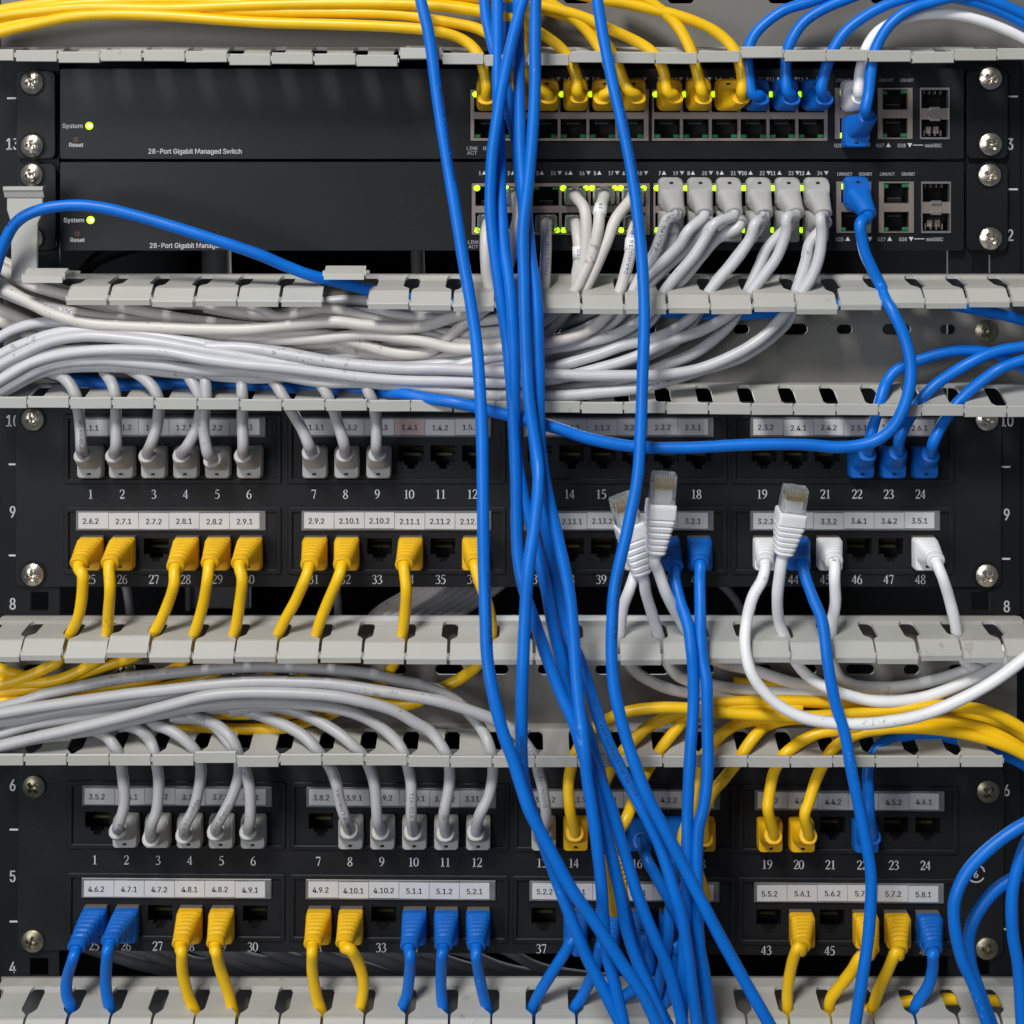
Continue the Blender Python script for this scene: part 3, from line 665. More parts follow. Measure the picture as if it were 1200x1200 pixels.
def boot(t, cx, cy, hood, dend, col, base_d, dx=0, dy=0, ribs=False, clear=False, w=28.5, lo=14, hi=22, tilt=0.0):
    m = COL[col][1]; parts = []
    mb = MB()                                   # moulded plug body with the latch hood
    y_a, y_b = (cy - lo, cy + hi) if hood > 0 else (cy - hi, cy + lo)
    c0 = (y_a + y_b) / 2; h = y_b - y_a
    if clear:
        mb.loft([rrect(cx, cy, 25, 19, 2, base_d - 14), rrect(cx, cy, 25, 19, 2, base_d + 16), rrect(cx, cy, 23, 17, 3, base_d + 18)], 'clear')
        o = part('plug_body', mb, t, (0, 0, 0), angle=35)
        mb = MB(); mb.loft([rrect(cx, cy, 14, 11, 4, base_d - 6), rrect(cx, cy, 13, 12, 5, base_d + 12)], m); part('wire_bundle', mb, t, (0, 0, 0), angle=35)
        mb = MB(); mb.box(cx - 4.5, cx + 4.5, cy + hood * 10 - 1, cy + hood * 10 + 1, base_d - 10, base_d + 20, 'clear', .4); part('latch', mb, t, (0, 0, 0))
        return
    if ribs:                                    # clear plug end shows at the mouth of the port, then the moulded cover
        mb.loft([rrect(cx, cy - 2, 27, 25, 1.5, base_d - 4), rrect(cx, cy - 2, 27, 25, 1.5, base_d + 6)], 'smoke')
        part('plug_body', mb, t, (0, 0, 0))
        mb = MB()
    st = base_d + (5 if ribs else 0.5)
    q = [rrect(cx, c0, w, h, 3.0, st), rrect(cx, c0, w, h, 3.5, st + 11), rrect(cx + dx * .1, c0 - hood * .5, w - 1.5, h - 3, 4, st + 15)]
    if hood < 0: q = [rrect(cx, c0, w, h, 6.5, st, 5), rrect(cx, c0, w, h, 7, st + 11, 5), rrect(cx + dx * .1, c0 - hood * .5, w - 1.8, h - 3.4, 8, st + 15, 5)]
    mb.loft(q, m); part('plug_cover', mb, t, (0, 0, 0), angle=38)
    mb = MB(); s0 = st + 9; secs = []
    cyb = cy - hood * 1.5 if not ribs else cy - 2
    L1 = dend - s0; K = 22
    PH = tilt
    def sec(f, wv, hv, rr, extra=0.0):
        ph = PH * f * f; x = cx + dx * f; y = cyb + dy * f; d = s0 + L1 * f
        y += -math.sin(ph) * (L1 * .25 * f + extra); d += math.cos(ph) * extra
        return [(x + a, y + b * math.cos(ph), d + b * math.sin(ph)) for a, b, _ in rrect(0, 0, wv, hv, rr, 0)]
    for k in range(K + 1):
        f = k / K; e = f * f * (3 - 2 * f)
        wv = (w - 1.5) + (20.5 - (w - 1.5)) * e; hv = 27 + (19.5 - 27) * e
        if ribs and 0.12 < f < 0.88 and k % 3 == 0: wv -= 2.2; hv -= 2.2
        secs.append(sec(f, wv, hv, min(wv, hv) * (.18 + .26 * f)))
    secs.append(sec(1, 18.5, 17.5, 8, .8)); secs.append(sec(1, 13, 13, 6, .9))
    end = (cx + dx, cyb + dy - math.sin(PH) * L1 * .25, s0 + L1)
    mb.loft(secs, m); part('strain_relief', mb, t, (0, 0, 0), angle=32)
    mb = MB(); yy = y_b - 3 if hood > 0 else y_a + 3      # latch tip showing through the hood
    mb.loft([rrect(cx, yy - hood * 3, 4.6, 2.6, 1, st + 14), rrect(cx, yy - hood * 3, 4.6, 2.6, 1, st + 15.3)], 'cavity'); part('latch_slot', mb, t, (0, 0, 0))
    return end
def cord(col, label, group, pts, port=None, hood=1, kind='up', r=6.45, base_d=0, coll=None, texts=(), tags=(), clear=False, name='patch_cable', cat='patch cable', extra=None):
    m = COL[col][0]
    if port is None and not extra:
        path = resample(to_px(pts)); me = tube_mesh(path, r, m)
        if not texts and not tags:
            o = link(name, me, None, (0, 0, 0)); o['label'] = label; o['category'] = cat
            if group: o['group'] = group
            return o
        t = thing(name, label, cat, tuple(path[0]), group); link('jacket', me, t, (0, 0, 0))
    elif port:
        cx, cy = port
        t = thing(name, label, cat, (cx, cy, base_d), group)
        ribs = kind == 'down'
        dend = base_d + (14 if clear else (54 if ribs else 36)); dx, dy = coll or (0, 0)
        q = to_px(pts); tilt = 0.75 if q[0].y < cy + dy else -0.7
        if ribs: tilt = -0.45
        tilt += random.uniform(-.09, .09)
        if clear: tilt = 0
        end = boot(t, cx, cy, hood, dend, col, base_d, dx, dy, ribs, clear, tilt=tilt)
        if clear: end = (cx + dx, cy + dy, dend)
        s1 = Vector(end); ax = Vector((0, -math.sin(tilt), math.cos(tilt)))
        s0 = s1 - ax * 10; dr = (q[0] - s1).normalized()
        s2 = s1 + ax * 4 + dr * 3
        path = resample([s0, s1, s2] + q, 3.2 if len(q) < 7 else 4.0); link('jacket', tube_mesh(path, r, m), t, (0, 0, 0))
    for tx in texts: cable_text(t, path, r, *tx)
    for (i, lab) in tags:                                   # paper marker wrapped round the cable
        k = min(i, len(path) - 4); seg = path[k:k + 4]
        a, b = seg[0], seg[-1]; mid = (a + b) / 2; dirn = (b - a).normalized()
        tg = tube_mesh([mid - dirn * 7, mid, mid + dirn * 7], r + 1.1, 'white'); o = link('cable_tag', tg, t, (0, 0, 0))
        cable_text(o, resample([mid - dirn * 7, mid, mid + dirn * 7], 2), r + 1.2, 3, lab, 6.5, 'ink', 0, False)
    return t
ORD = 'leftmost second third fourth fifth sixth seventh eighth ninth tenth eleventh twelfth'.split()
def nth(n, keys):                     # which one from the left
    return ORD[sorted(keys).index(n)]
def zz(tag, pts, x0=None):
    ox, oy, s = ZT[tag]; return [tuple([ox + p[0] / s, oy + p[1] / s] + list(p[2:])) for p in pts]
ZT = {'T1': (0, 0, 3), 'T2': (400, 0, 3), 'T3': (800, 0, 3), 'T4': (0, 280, 3), 'T5': (400, 280, 3), 'T6': (800, 280, 3), 'M1': (0, 560, 3), 'M2': (400, 560, 3), 'M3': (800, 560, 3),
      'B1': (0, 860, 3), 'B2': (400, 860, 3), 'B3': (800, 860, 3), 'A1': (0, 310, 4.8), 'A2': (240, 310, 4.8), 'A3': (470, 310, 4.8), 'A4': (700, 310, 4.8), 'A5': (540, 190, 4.8), 'A6': (740, 190, 4.8),
      'C1': (0, 740, 4.8), 'C2': (240, 740, 4.8), 'C3': (470, 740, 4.8), 'C4': (700, 740, 4.8), 'C5': (940, 740, 4.615), 'D6': (600, 900, 4.615), 'D7': (600, 1040, 4.615), 'D8': (680, 540, 5.4545)}

UP, LO = 'in the upper patch panel', 'in the lower patch panel'
# ---- upper switch: yellow cords going up and away to the left
g = 'yellow cords in the upper switch'
Y1 = {1: [(570, 100, 52), (567, 82), (560, 63), (543, 47, 46), (513, 37), (467, 32), (400, 29), (300, 26), (200, 19), (133, 17), (83, 20), (33, 30), (0, 38), (-30, 50)],
 2: [(600, 95, 50), (596, 80), (588, 55), (565, 36, 40), (530, 27), (450, 16), (300, 14), (180, 9), (100, 14), (50, 20), (0, 33), (-30, 42)],
 3: [(628, 100, 50), (622, 80), (618, 55), (610, 35, 40), (585, 18), (530, 7), (450, 2), (300, 3), (200, 0), (100, 4), (50, 10), (0, 24), (-30, 36)],
 4: [(676, 108, 52), (675, 88), (663, 63), (640, 43, 44), (600, 22), (567, 14), (500, 6), (400, 4), (300, 6), (200, 10), (100, 9), (40, 14), (0, 19), (-30, 30)],
 5: [(714, 108, 50), (717, 95), (712, 75), (700, 52, 42), (680, 28), (655, 10), (630, -2), (590, -10), (540, -14)],
 6: [(738, 108, 50), (731, 95), (722, 72), (710, 50, 36), (690, 30), (660, 18), (625, 8), (580, 0), (500, -6), (400, -7), (200, -8), (100, -2), (0, 12), (-30, 22)],
 7: [(782, 108, 52), (778, 85), (768, 65), (750, 51, 44), (717, 35), (683, 20), (640, 8), (600, -2), (560, -8), (500, -16)],
 8: [(822, 106, 52), (818, 88), (808, 55), (792, 28, 44), (770, 8), (745, -8), (720, -18)],
 9: [(869, 108, 52), (869, 85), (860, 58), (837, 36, 44), (800, 20), (760, 10), (710, 0), (660, -10), (620, -18)]}
XS1 = [571 + 33.6 * k for k in range(6)] + [781 + 33.7 * k for k in range(6)]
cdx = {1: -2, 2: 0, 3: 2, 4: 3, 5: -4, 6: 2, 7: 3, 8: 2, 9: 12}
for n, pts in Y1.items():
    cord('y', f'{nth(n, Y1)} yellow cord plugged into the upper switch, counted from the left, port {n}', g, pts, (XS1[n - 1] + 2, 115), -1, 'up', base_d=6, coll=(cdx[n], 3))
g = 'blue cords in the upper switch'
B1_ = {10: [(881, 110, 52), (877, 85), (876, 62), (887, 37, 46), (917, 13), (950, 2), (990, -12)],
 11: [(922, 105, 52), (921, 73), (926, 50), (942, 26, 48), (968, 9), (1005, -6)],
 12: [(962, 105, 54), (967, 83), (977, 57), (995, 33, 52), (1028, 11), (1062, -2), (1110, -14)]}
for n, pts in B1_.items():
    cord('b', f'{nth(n, B1_)} of the three blue cords right of the yellow plugs in the upper switch', g, pts, (XS1[n - 1] + 2, 115), -1, 'up', base_d=6, coll=((0, 2, 6)[n - 10], 4))
cord('w', 'white cord in port G25 of the upper switch, arching right behind the blue cords', None,
     [(1006, 108, 52), (1009, 80), (1018, 52), (1035, 32, 44), (1065, 20), (1100, 16), (1140, 21), (1180, 35), (1215, 52, 50)], (997.5, 116), -1, 'up', base_d=6, coll=(1, 3))
cord('b', 'blue cord in port G26 of the upper switch, rising over the white plug', None,
     [(1014, 130, 70), (1018, 108), (1021, 80), (1027, 55, 62), (1042, 30), (1065, 12), (1095, 2), (1130, -6), (1170, -12)], (998.5, 151), 1, 'up', base_d=8, coll=(8, -8))
cord('b', 'blue cable leaving the frame at the top right corner, upper one', None, [(1100, -16, 60), (1140, -6), (1170, 4), (1215, 24)], r=6.6, name='network_cable', cat='network cable')
cord('b', 'blue cable just below another at the top right corner', None, [(1070, -12, 56), (1110, -5), (1150, 5), (1180, 17), (1215, 36)], r=6.6, name='network_cable', cat='network cable')
# ---- second switch
XS2 = [x + 1.5 for x in XS1]; PU, PL = 229.5, 260.5
g = 'white cords with clear plugs in the second switch'
beige = [
 ('e', 'off-white cord with clear plug in lower-row port 13 of the second switch', XS2[0], PL, [(569, 275, 40), (569, 300, 48), (571, 325), (575, 342, 46), (571, 357, 42), (553, 366), (532, 371), (501, 381), (470, 384, 52), (427, 381), (390, 377), (340, 381), (290, 386), (240, 386), (190, 384), (140, 382), (100, 378), (60, 367, 60), (30, 352), (0, 338), (-30, 322)], (), ()),
 ('e', 'off-white cord with clear plug in port 2 of the second switch', XS2[1], PU, [(607, 252, 40), (603, 273, 50), (598, 302), (591, 325), (585, 345, 46), (568, 362, 38), (540, 383), (510, 408), (491, 414), (460, 413), (430, 405), (395, 395, 40), (350, 390), (290, 390), (240, 394), (190, 393), (150, 390), (100, 384, 42), (50, 362), (0, 341), (-30, 332)], (), ()),
 ('e', 'off-white cord printed with blue letters in lower-row port 15 of the second switch', XS2[2], PL, [(640, 276, 42), (640, 290, 48), (639, 315), (637, 338, 46), (630, 358, 30), (600, 370), (560, 376), (500, 374), (450, 368), (400, 366), (340, 371, 24), (290, 367), (240, 357), (190, 356), (130, 353), (80, 342), (40, 325), (10, 310), (-20, 292)], ((14, '350MHZ (UL) 17066', 6.4, 'ink_blue', 0.2, False),), ()),
 ('e', 'off-white cord curving down from port 4 of the second switch', XS2[3], PU, [(684, 243, 46), (687, 262, 52), (686, 292), (680, 322), (672, 345, 46), (660, 360, 36), (625, 378), (590, 388), (540, 391), (480, 388), (420, 400, 26), (370, 404), (310, 404), (260, 402), (200, 388, 30), (140, 368), (90, 352), (45, 333), (0, 312), (-25, 298)], (), ()),
 ('e', 'short tagged off-white cord in lower-row port 16 of the second switch', XS2[3] + 1, PL, [(677, 278, 40), (679, 300, 46), (676, 322), (674, 342, 44), (660, 362, 30), (625, 385), (580, 400), (520, 404), (470, 400), (400, 410), (330, 408), (230, 400), (120, 392, 14)], (), ((12, '01'),)),
 ('e', 'off-white cord with paper tag in port 5 of the second switch', XS2[4], PU, [(703, 246, 48), (701, 268, 56), (694, 298), (682, 325), (673, 342, 50), (655, 362, 40), (632, 380), (600, 397), (560, 402), (520, 398), (480, 385, 34), (430, 372), (380, 362), (330, 372), (300, 360), (250, 352), (180, 346), (90, 340, 20)], (), ((9, '63'),)),
 ('e', 'off-white cord sloping down left from port 6 of the second switch', XS2[5], PU, [(722, 256, 46), (711, 284, 52), (700, 309), (688, 333), (677, 348, 44), (655, 375, 34), (630, 400), (600, 412), (540, 416), (480, 420, 30), (430, 416), (380, 404), (330, 412), (240, 406), (120, 398, 16)], (), ()),
 ('e', 'off-white cord with printed jacket and tag in lower-row port 18 of the second switch', XS2[5] + 2, PL, [(741, 275, 44), (738, 300, 52), (730, 330), (723, 350, 50), (712, 368, 48), (695, 384), (670, 396), (640, 402, 56), (600, 407), (560, 409), (530, 408), (500, 401), (470, 396), (430, 392), (380, 396), (330, 398), (280, 397, 40), (200, 396), (110, 390, 16)],
   ((18, '17066', 6.4, 'ink_blue', 0.2, False), (42, '(UL)', 7.5, 'ink_blue', 0.0, True), (84, '24AWG 4PR CM', 6.6, 'ink_blue', 0.0, True)), ((11, '51'),)),
]
for col, lab, x, y, pts, tx, tg in beige:
    cord(col, lab, g, pts, (x, y), 1 if y == PL else -1, 'up', r=6.6, base_d=6, clear=True, texts=tx, tags=tg)
g = 'grey cords in the second switch'
cool = [
 (7, 1, [(781, 258, 58), (774, 278), (765, 300), (752, 322), (740, 342, 46), (722, 364, 38), (700, 378), (670, 392), (630, 405), (580, 418), (520, 426), (470, 430), (400, 425), (340, 414), (290, 405), (240, 402), (190, 396, 44), (140, 387), (90, 380), (50, 378), (20, 385), (0, 395), (-20, 408)], ((6, 'ance Cat 5e UTP P', 6.8, 'ink_grey', 0.0, False),)),
 (8, 1, [(807, 270, 58), (797, 286), (782, 302), (766, 316), (752, 330), (742, 345, 44), (725, 372, 36), (700, 388), (650, 408), (600, 422), (540, 432), (470, 431, 50), (400, 427), (340, 420), (290, 411), (240, 404, 56), (190, 395), (140, 388), (95, 387), (60, 392), (25, 404), (0, 416), (-25, 432)], ()),
 (9, 1, [(838, 262, 60), (826, 280), (813, 300), (794, 322), (781, 338), (773, 352, 48), (755, 372, 42), (730, 388), (700, 398), (650, 408), (600, 415), (550, 425, 50), (500, 440), (440, 441), (390, 437), (340, 428), (290, 419), (240, 411, 66), (190, 402), (140, 396), (100, 394), (60, 400), (25, 415), (0, 428), (-25, 446)], ()),
 (10, 1, [(885, 262, 62), (879, 280), (863, 304), (843, 327), (831, 342), (824, 356, 48), (800, 380, 40), (770, 395), (730, 405), (700, 416), (650, 430), (600, 440), (540, 444), (480, 444, 56), (400, 437), (340, 424), (290, 417), (250, 421, 60), (200, 416), (150, 414), (100, 410), (60, 414), (25, 425), (0, 441), (-25, 458)], ((10, 'Draka', 6.6, 'ink_grey', 0.0, False),)),
 (11, 1, [(922, 255, 62), (921, 272), (911, 300), (895, 323), (883, 338), (874, 352, 48), (850, 372, 40), (820, 388), (780, 402), (740, 420), (700, 432), (650, 444), (600, 448), (540, 447, 60), (480, 446), (430, 443), (380, 437), (330, 431), (285, 427), (240, 421, 70), (190, 412), (130, 410), (80, 414, 66), (40, 424), (10, 440), (-20, 458)], ()),
 (12, 1, [(961, 255, 62), (963, 272), (960, 300), (951, 325), (938, 344), (928, 358, 48), (915, 374, 52), (890, 398), (860, 416), (820, 432), (780, 439, 62), (740, 440), (680, 440), (620, 437), (560, 434), (510, 432), (470, 432), (400, 426), (340, 416), (290, 408), (240, 407, 62)], ()),
]
for n, up, pts, tx in cool:
    cord('c', f'{nth(n, [7, 8, 9, 10, 11, 12])} of six grey hooded plugs with their cords, top row of the second switch', g, pts, (XS2[n - 1] + (2 if n < 10 else 3), PU), -1, 'up', r=6.35, base_d=6, coll=((4, 2, 2, 2, 4, 2)[n - 7], 13), texts=tx)
cool2 = [
 (19, 7, [(790, 272, 40), (782, 292), (765, 315), (748, 334), (735, 352, 38), (715, 372, 26), (680, 390), (640, 400), (580, 404), (500, 412), (420, 416), (340, 424)]),
 (20, 8, [(812, 285, 40), (795, 300), (775, 318), (758, 336), (745, 352, 36), (720, 380, 22), (690, 402), (640, 420), (580, 430), (520, 444), (460, 448), (400, 446)]),
 (21, 9, [(840, 280, 42), (822, 300), (806, 320), (790, 338), (778, 352, 38), (762, 376, 28), (735, 396), (700, 410), (660, 424), (600, 430), (540, 432)]),
 (22, 10, [(872, 290, 40), (855, 312), (838, 332), (828, 350, 38), (800, 392, 20), (770, 412), (735, 424), (700, 434), (650, 448), (600, 450)]),
 (23, 11, [(900, 290, 40), (890, 312), (880, 334), (872, 350, 36), (855, 380, 22), (820, 410), (780, 428), (740, 442), (690, 452), (640, 458), (580, 461), (520, 458), (470, 452), (420, 446), (360, 440), (300, 443, 50), (240, 439), (200, 436), (140, 430), (90, 430), (50, 436), (20, 450), (0, 462)]),
 (24, 12, [(949, 285, 46), (945, 305), (939, 325), (933, 342), (930, 360, 46), (920, 380, 34), (895, 402), (865, 420), (820, 434), (780, 447), (740, 456, 54), (700, 460), (660, 464), (610, 464), (560, 462), (510, 456), (470, 452), (420, 448), (380, 448), (330, 440), (285, 435), (240, 434, 58), (190, 428), (150, 424), (120, 422), (80, 424), (50, 431), (22, 445), (0, 458), (-20, 472)]),
]
for p, n, pts in cool2:
    tx = ((sum(1 for _ in ()) + 320, 'ence Cat 5e UTP PVC Patch', 6.6, 'ink_grey', 0.1, True),) if p == 24 else ()
    cord('c', f'{nth(p, range(19, 25))} of six grey cords half hidden under the hooded plugs of the second switch', g, pts, (XS2[n - 1] + 2, PL), 1, 'up', r=6.6, base_d=6, coll=((-3, 4, 8, -3, -3, 3)[n - 7], -4), texts=tx)
# loose run of cables at the far left of the upper manager
for lab, pts, c in (('off-white cable dipping behind the pale bundle at the left edge', [(-20, 352, 30), (0, 362), (20, 371), (40, 380), (70, 392), (120, 402), (220, 410, 14)], 'e'),
    ('lowest off-white cable end at the left edge above the pale bundle', [(-20, 366, 26), (0, 376), (16, 383), (40, 394), (80, 404)], 'e'),
    ('off-white cable printed with blue letters at the left of the upper manager', [(-20, 322, 62), (0, 333), (22, 348), (42, 356), (83, 366, 52), (115, 372), (150, 376), (200, 384), (250, 392, 30), (300, 400), (360, 404), (430, 398, 12)], 'e'),
    ('off-white cable sagging below the raised finger at the left edge', [(-25, 302, 50), (0, 314), (31, 332), (83, 347, 40), (135, 358), (187, 369), (230, 376), (300, 384, 26), (360, 382), (430, 376, 14)], 'e'),
    ('dim off-white cable at the back of the upper manager', [(240, 360, 14), (300, 370), (360, 366), (420, 367), (470, 368), (540, 367), (600, 372), (650, 366), (700, 350)], 'e'),
    ('dim cable low at the back of the upper manager', [(260, 402, 20), (292, 404), (323, 406), (375, 405), (417, 412), (470, 424), (540, 428), (600, 420), (660, 405), (720, 382), (760, 352)], 'e'),
    ('grey cable crossing high behind the others in the upper manager', [(350, 362, 10), (380, 354), (420, 352), (470, 358), (520, 372), (560, 380), (610, 382), (660, 378), (700, 362), (740, 345)], 'c')):
    cord(c, lab, None, pts, r=6.9 if c == 'e' else 6.5, name='network_cable', cat='network cable', extra=None,
         texts=((34, 'E CM 4PR 24AWG 75C', 6.6, 'ink_blue', 0.1, False),) if 'printed with blue' in lab else ())
# ---- blue run from G25 of the second switch down and left, and the blue arc
cord('b', 'blue cord in port G25 of the second switch, looping down and left across paper labels', None,
     [(1008, 262, 60), (1010, 280), (1014, 297), (1022, 315, 56), (1032, 335, 56), (1037, 350, 72), (1047, 367, 84), (1060, 395), (1067, 425, 92), (1066, 452), (1058, 480, 98), (1045, 502), (1022, 518), (985, 524), (940, 521), (880, 521, 90), (800, 525), (740, 523), (690, 514), (650, 501), (600, 488, 88), (565, 479), (530, 471, 84), (500, 467), (470, 461, 60), (430, 458, 34), (380, 457, 22), (300, 452), (208, 449), (150, 452), (120, 450), (95, 446), (60, 438), (20, 436), (-20, 440)],
     (998.5 + 2, PU - 1), -1, 'up', base_d=6, coll=(6, 14), r=6.6)
cord('b', 'thicker blue cable showing below the pale bundle above ports 1 to 6', None, [(60, 428, 8), (85, 438), (110, 446), (140, 450), (180, 452), (215, 448), (260, 444), (320, 446), (400, 452), (450, 462, 12)], r=6.6, name='network_cable', cat='network cable')
cord('b', 'blue cable arching over the second switch from the left edge into the upper manager', None,
     [(-14, 350, 70), (-6, 318), (3, 290), (17, 263), (40, 248, 96), (77, 241), (117, 243), (167, 255), (233, 275, 84), (300, 297), (333, 311), (365, 323, 62), (395, 330, 50), (432, 340, 38), (475, 349, 26), (532, 356), (590, 358), (680, 360), (760, 364), (833, 369, 22), (867, 369), (908, 366), (983, 357), (1040, 350), (1083, 350), (1120, 358, 30), (1167, 367), (1215, 379)], r=6.6, name='network_cable', cat='network cable', texts=((90, 'Draka UC300', 5.4, 'ink', 0.9, False),))
# ---- upper patch panel, top row
g = 'grey cords in the upper patch panel'
GU = {1: [(95, 522, 54), (94, 500), (91, 475, 48), (87, 459, 42), (75, 443, 30), (56, 436), (35, 434, 20), (0, 445), (-20, 455)],
 2: [(136, 522, 54), (136, 490, 50), (135, 463, 44), (130, 447, 30), (123, 437, 18), (118, 425)],
 3: [(177, 520, 54), (184, 500), (186, 476, 48), (182, 458, 42), (168, 443, 26), (150, 432, 14), (130, 425)],
 4: [(220, 522, 54), (230, 502), (235, 478, 48), (232, 460, 42), (222, 443, 26), (212, 430, 14)],
 5: [(243, 530, 56), (239, 505), (240, 480, 52), (242, 462, 38), (240, 443, 20), (238, 425, 12)],
 6: [(285, 522, 54), (284, 490, 50), (284, 465, 44), (283, 447, 26), (282, 430, 12)],
 7: [(362, 522, 54), (354, 503), (343, 484, 50), (332, 465, 42), (323, 450, 28), (310, 436, 14)],
 8: [(403, 520, 54), (397, 500), (390, 478, 50), (382, 460, 42), (372, 446, 26), (358, 432, 14)],
 9: [(441, 522, 54), (441, 495), (438, 475, 48), (432, 460, 42), (427, 448, 28), (420, 435, 14)]}
cdu = {1: (-1, -5), 2: (-2, -5), 3: (-1, -5), 4: (1, -5), 5: (-1, 0), 6: (-3, -5), 7: (-1, -9), 8: (1, -6), 9: (1, -6)}
for n, pts in GU.items():
    pts = lift(pts, 477)
    x, y = pport('up', n)
    tx = {1: ((12, 'performance Cat', 6.4, 'ink_grey', 0.1, False),), 3: ((10, 'Cat 5e', 6.2, 'ink_grey', 0.1, True),)}.get(n, ())
    cord('g', f'{nth(n, GU)} of nine grey cords hanging into the top ports of the upper patch panel', g, pts, (x, y), 1, 'up', coll=cdu[n], texts=tx)
g = 'blue cords in the upper patch panel'
for n, pts, cc in ((22, [(1020, 512, 54), (1026, 490, 50), (1034, 461, 44), (1040, 446, 36), (1053, 432, 32), (1083, 420), (1120, 411), (1160, 413), (1185, 424), (1215, 440)], (1, -7)),
                   (23, [(1054, 515, 56), (1064, 493, 52), (1080, 468, 44), (1100, 448, 40), (1133, 427, 46), (1167, 412), (1215, 404)], (-1, -8)),
                   (24, [(1094, 518, 56), (1104, 498, 52), (1120, 475, 44), (1140, 455, 44), (1167, 435, 50), (1190, 425), (1215, 418)], (-1, -6))):
    x, y = pport('up', n)
    cord('b', f'{nth(n, (22, 23, 24))} of three blue cords entering the upper patch panel from the right, port {n}', g, pts, (x, y), 1, 'up', coll=cc, texts=((14, 'Draka', 6.2, 'ink', 0.1, True),) if n == 24 else ())
# ---- upper patch panel, bottom row
g = 'yellow cords in the upper patch panel'
YU = {25: ([(97, 675, 64), (96, 700), (92, 722, 54), (84, 740, 46), (76, 757, 42), (68, 775, 28), (50, 785), (20, 797), (-20, 806)], (0, 0)),
 26: ([(129, 690, 64), (127, 720, 54), (125, 748, 44), (122, 766, 34), (105, 780, 26), (70, 796), (30, 800), (-20, 796)], (-2, 0)),
 28: ([(204, 685, 64), (197, 707), (186, 732, 50), (173, 752, 42), (160, 768, 30), (130, 778, 22), (85, 793), (40, 806), (-20, 812)], (-2, 4)),
 29: ([(243, 680, 64), (238, 708), (230, 736, 50), (222, 756, 42), (218, 772, 32), (200, 786, 22), (160, 800), (110, 806), (60, 802), (20, 790), (-20, 778)], (0, 0)),
 30: ([(284, 680, 64), (281, 706), (277, 732, 50), (271, 754, 42), (266, 772, 32), (248, 792, 22), (190, 806), (130, 813), (60, 820), (-20, 822)], (-3, 0)),
 31: ([(357, 680, 64), (346, 705), (331, 732, 50), (322, 756, 42), (320, 775, 30), (314, 796, 18), (290, 820), (250, 833), (200, 830)], (0, 2)),
 32: ([(396, 678, 64), (384, 706), (374, 732, 50), (368, 756, 42), (362, 776, 30), (352, 795, 18), (330, 824), (300, 836), (230, 836)], (0, 2)),
 34: ([(476, 690, 64), (475, 715), (472, 740, 48), (469, 760, 40), (459, 783, 26), (446, 800, 18), (422, 817), (388, 837), (358, 846), (332, 853), (270, 854), (200, 848)], (-4, 2)),
 36: ([(563, 685, 64), (572, 710, 60), (576, 735, 48), (574, 756, 40), (560, 779, 30), (538, 796, 20), (515, 808), (486, 824, 16), (456, 826), (434, 820), (400, 826), (340, 836), (290, 834), (240, 830)], (2, 0))}
for n, (pts, cc) in YU.items():
    cord('y', f'{nth(n, YU)} of nine yellow cords in the upper patch panel, over port number {n}', g, pts, pport('up', n), 1, 'down', coll=cc)
BU = {41: ([(791, 680, 62), (797, 705), (806, 732, 86), (810, 760, 96), (812.5, 790), (812.5, 830, 100), (809, 880), (806, 943, 112), (805, 1008), (804, 1052, 124), (803, 1090), (801, 1130, 132), (800, 1170), (798, 1215)], (3, 3)),
 42: ([(820, 680, 62), (820.5, 710), (821, 745, 88), (824, 775), (828, 800, 100), (829, 850), (829.5, 900, 108), (825, 943), (818, 976, 116), (817, 1030), (819, 1100, 128), (825, 1137), (836, 1215)], (-5, 0)),
 44: ([(945, 680, 66), (954, 704), (964, 730, 86), (970, 777, 96), (978, 820), (990, 860, 100), (996, 893), (1006, 943), (1016, 993, 104), (1021, 1033), (1018, 1093), (1011, 1143, 110), (1000, 1215)], (-4, 0))}
for n, (pts, cc) in BU.items():
    cord('b', f'{nth(n, BU)} of three blue cords plugged in the upper patch panel lower row, hanging far down', 'long blue cords hanging from the upper patch panel', pts, pport('up', n), 1, 'down', coll=cc, r=6.6)
WU = {40: ([(738, 690, 62), (730, 712), (727, 735, 50), (727, 755, 42), (740, 782, 30), (762, 798, 24), (795, 810), (850, 815), (900, 815)], (-2, 0), ()),
 43: ([(893, 680, 64), (882, 700), (875, 728, 66), (873, 755, 80), (879, 785, 90), (893, 808), (915, 828), (945, 842, 96), (985, 848), (1030, 847), (1080, 838), (1125, 820, 90), (1165, 798), (1200, 772), (1225, 750)], (-8, -2), ((10, 'Verified to TIA/EIA Standard', 6.2, 'ink_grey', 0.0, True),)),
 45: ([(978, 680, 64), (979, 705), (975, 732, 52), (973, 757, 42), (977, 780, 34), (988, 797, 26), (1015, 805), (1060, 804), (1110, 793), (1150, 778), (1180, 760)], (-4, -2), ((14, 'PVC Patchwro Verified', 6.2, 'ink_grey', 0.0, True),)),
 48: ([(1105, 678, 64), (1112, 700), (1119, 728, 52), (1123, 752, 42), (1130, 774, 34), (1143, 783), (1150, 784, 30), (1135, 796), (1105, 812, 24), (1060, 818), (1010, 812), (950, 800)], (0, -2), ())}
for n, (pts, cc, tx) in WU.items():
    cord('w', f'{nth(n, WU)} of four white cords plugged into the lower row of the upper patch panel', 'white cords in the upper patch panel', pts, pport('up', n), 1, 'down', coll=cc, texts=tx)
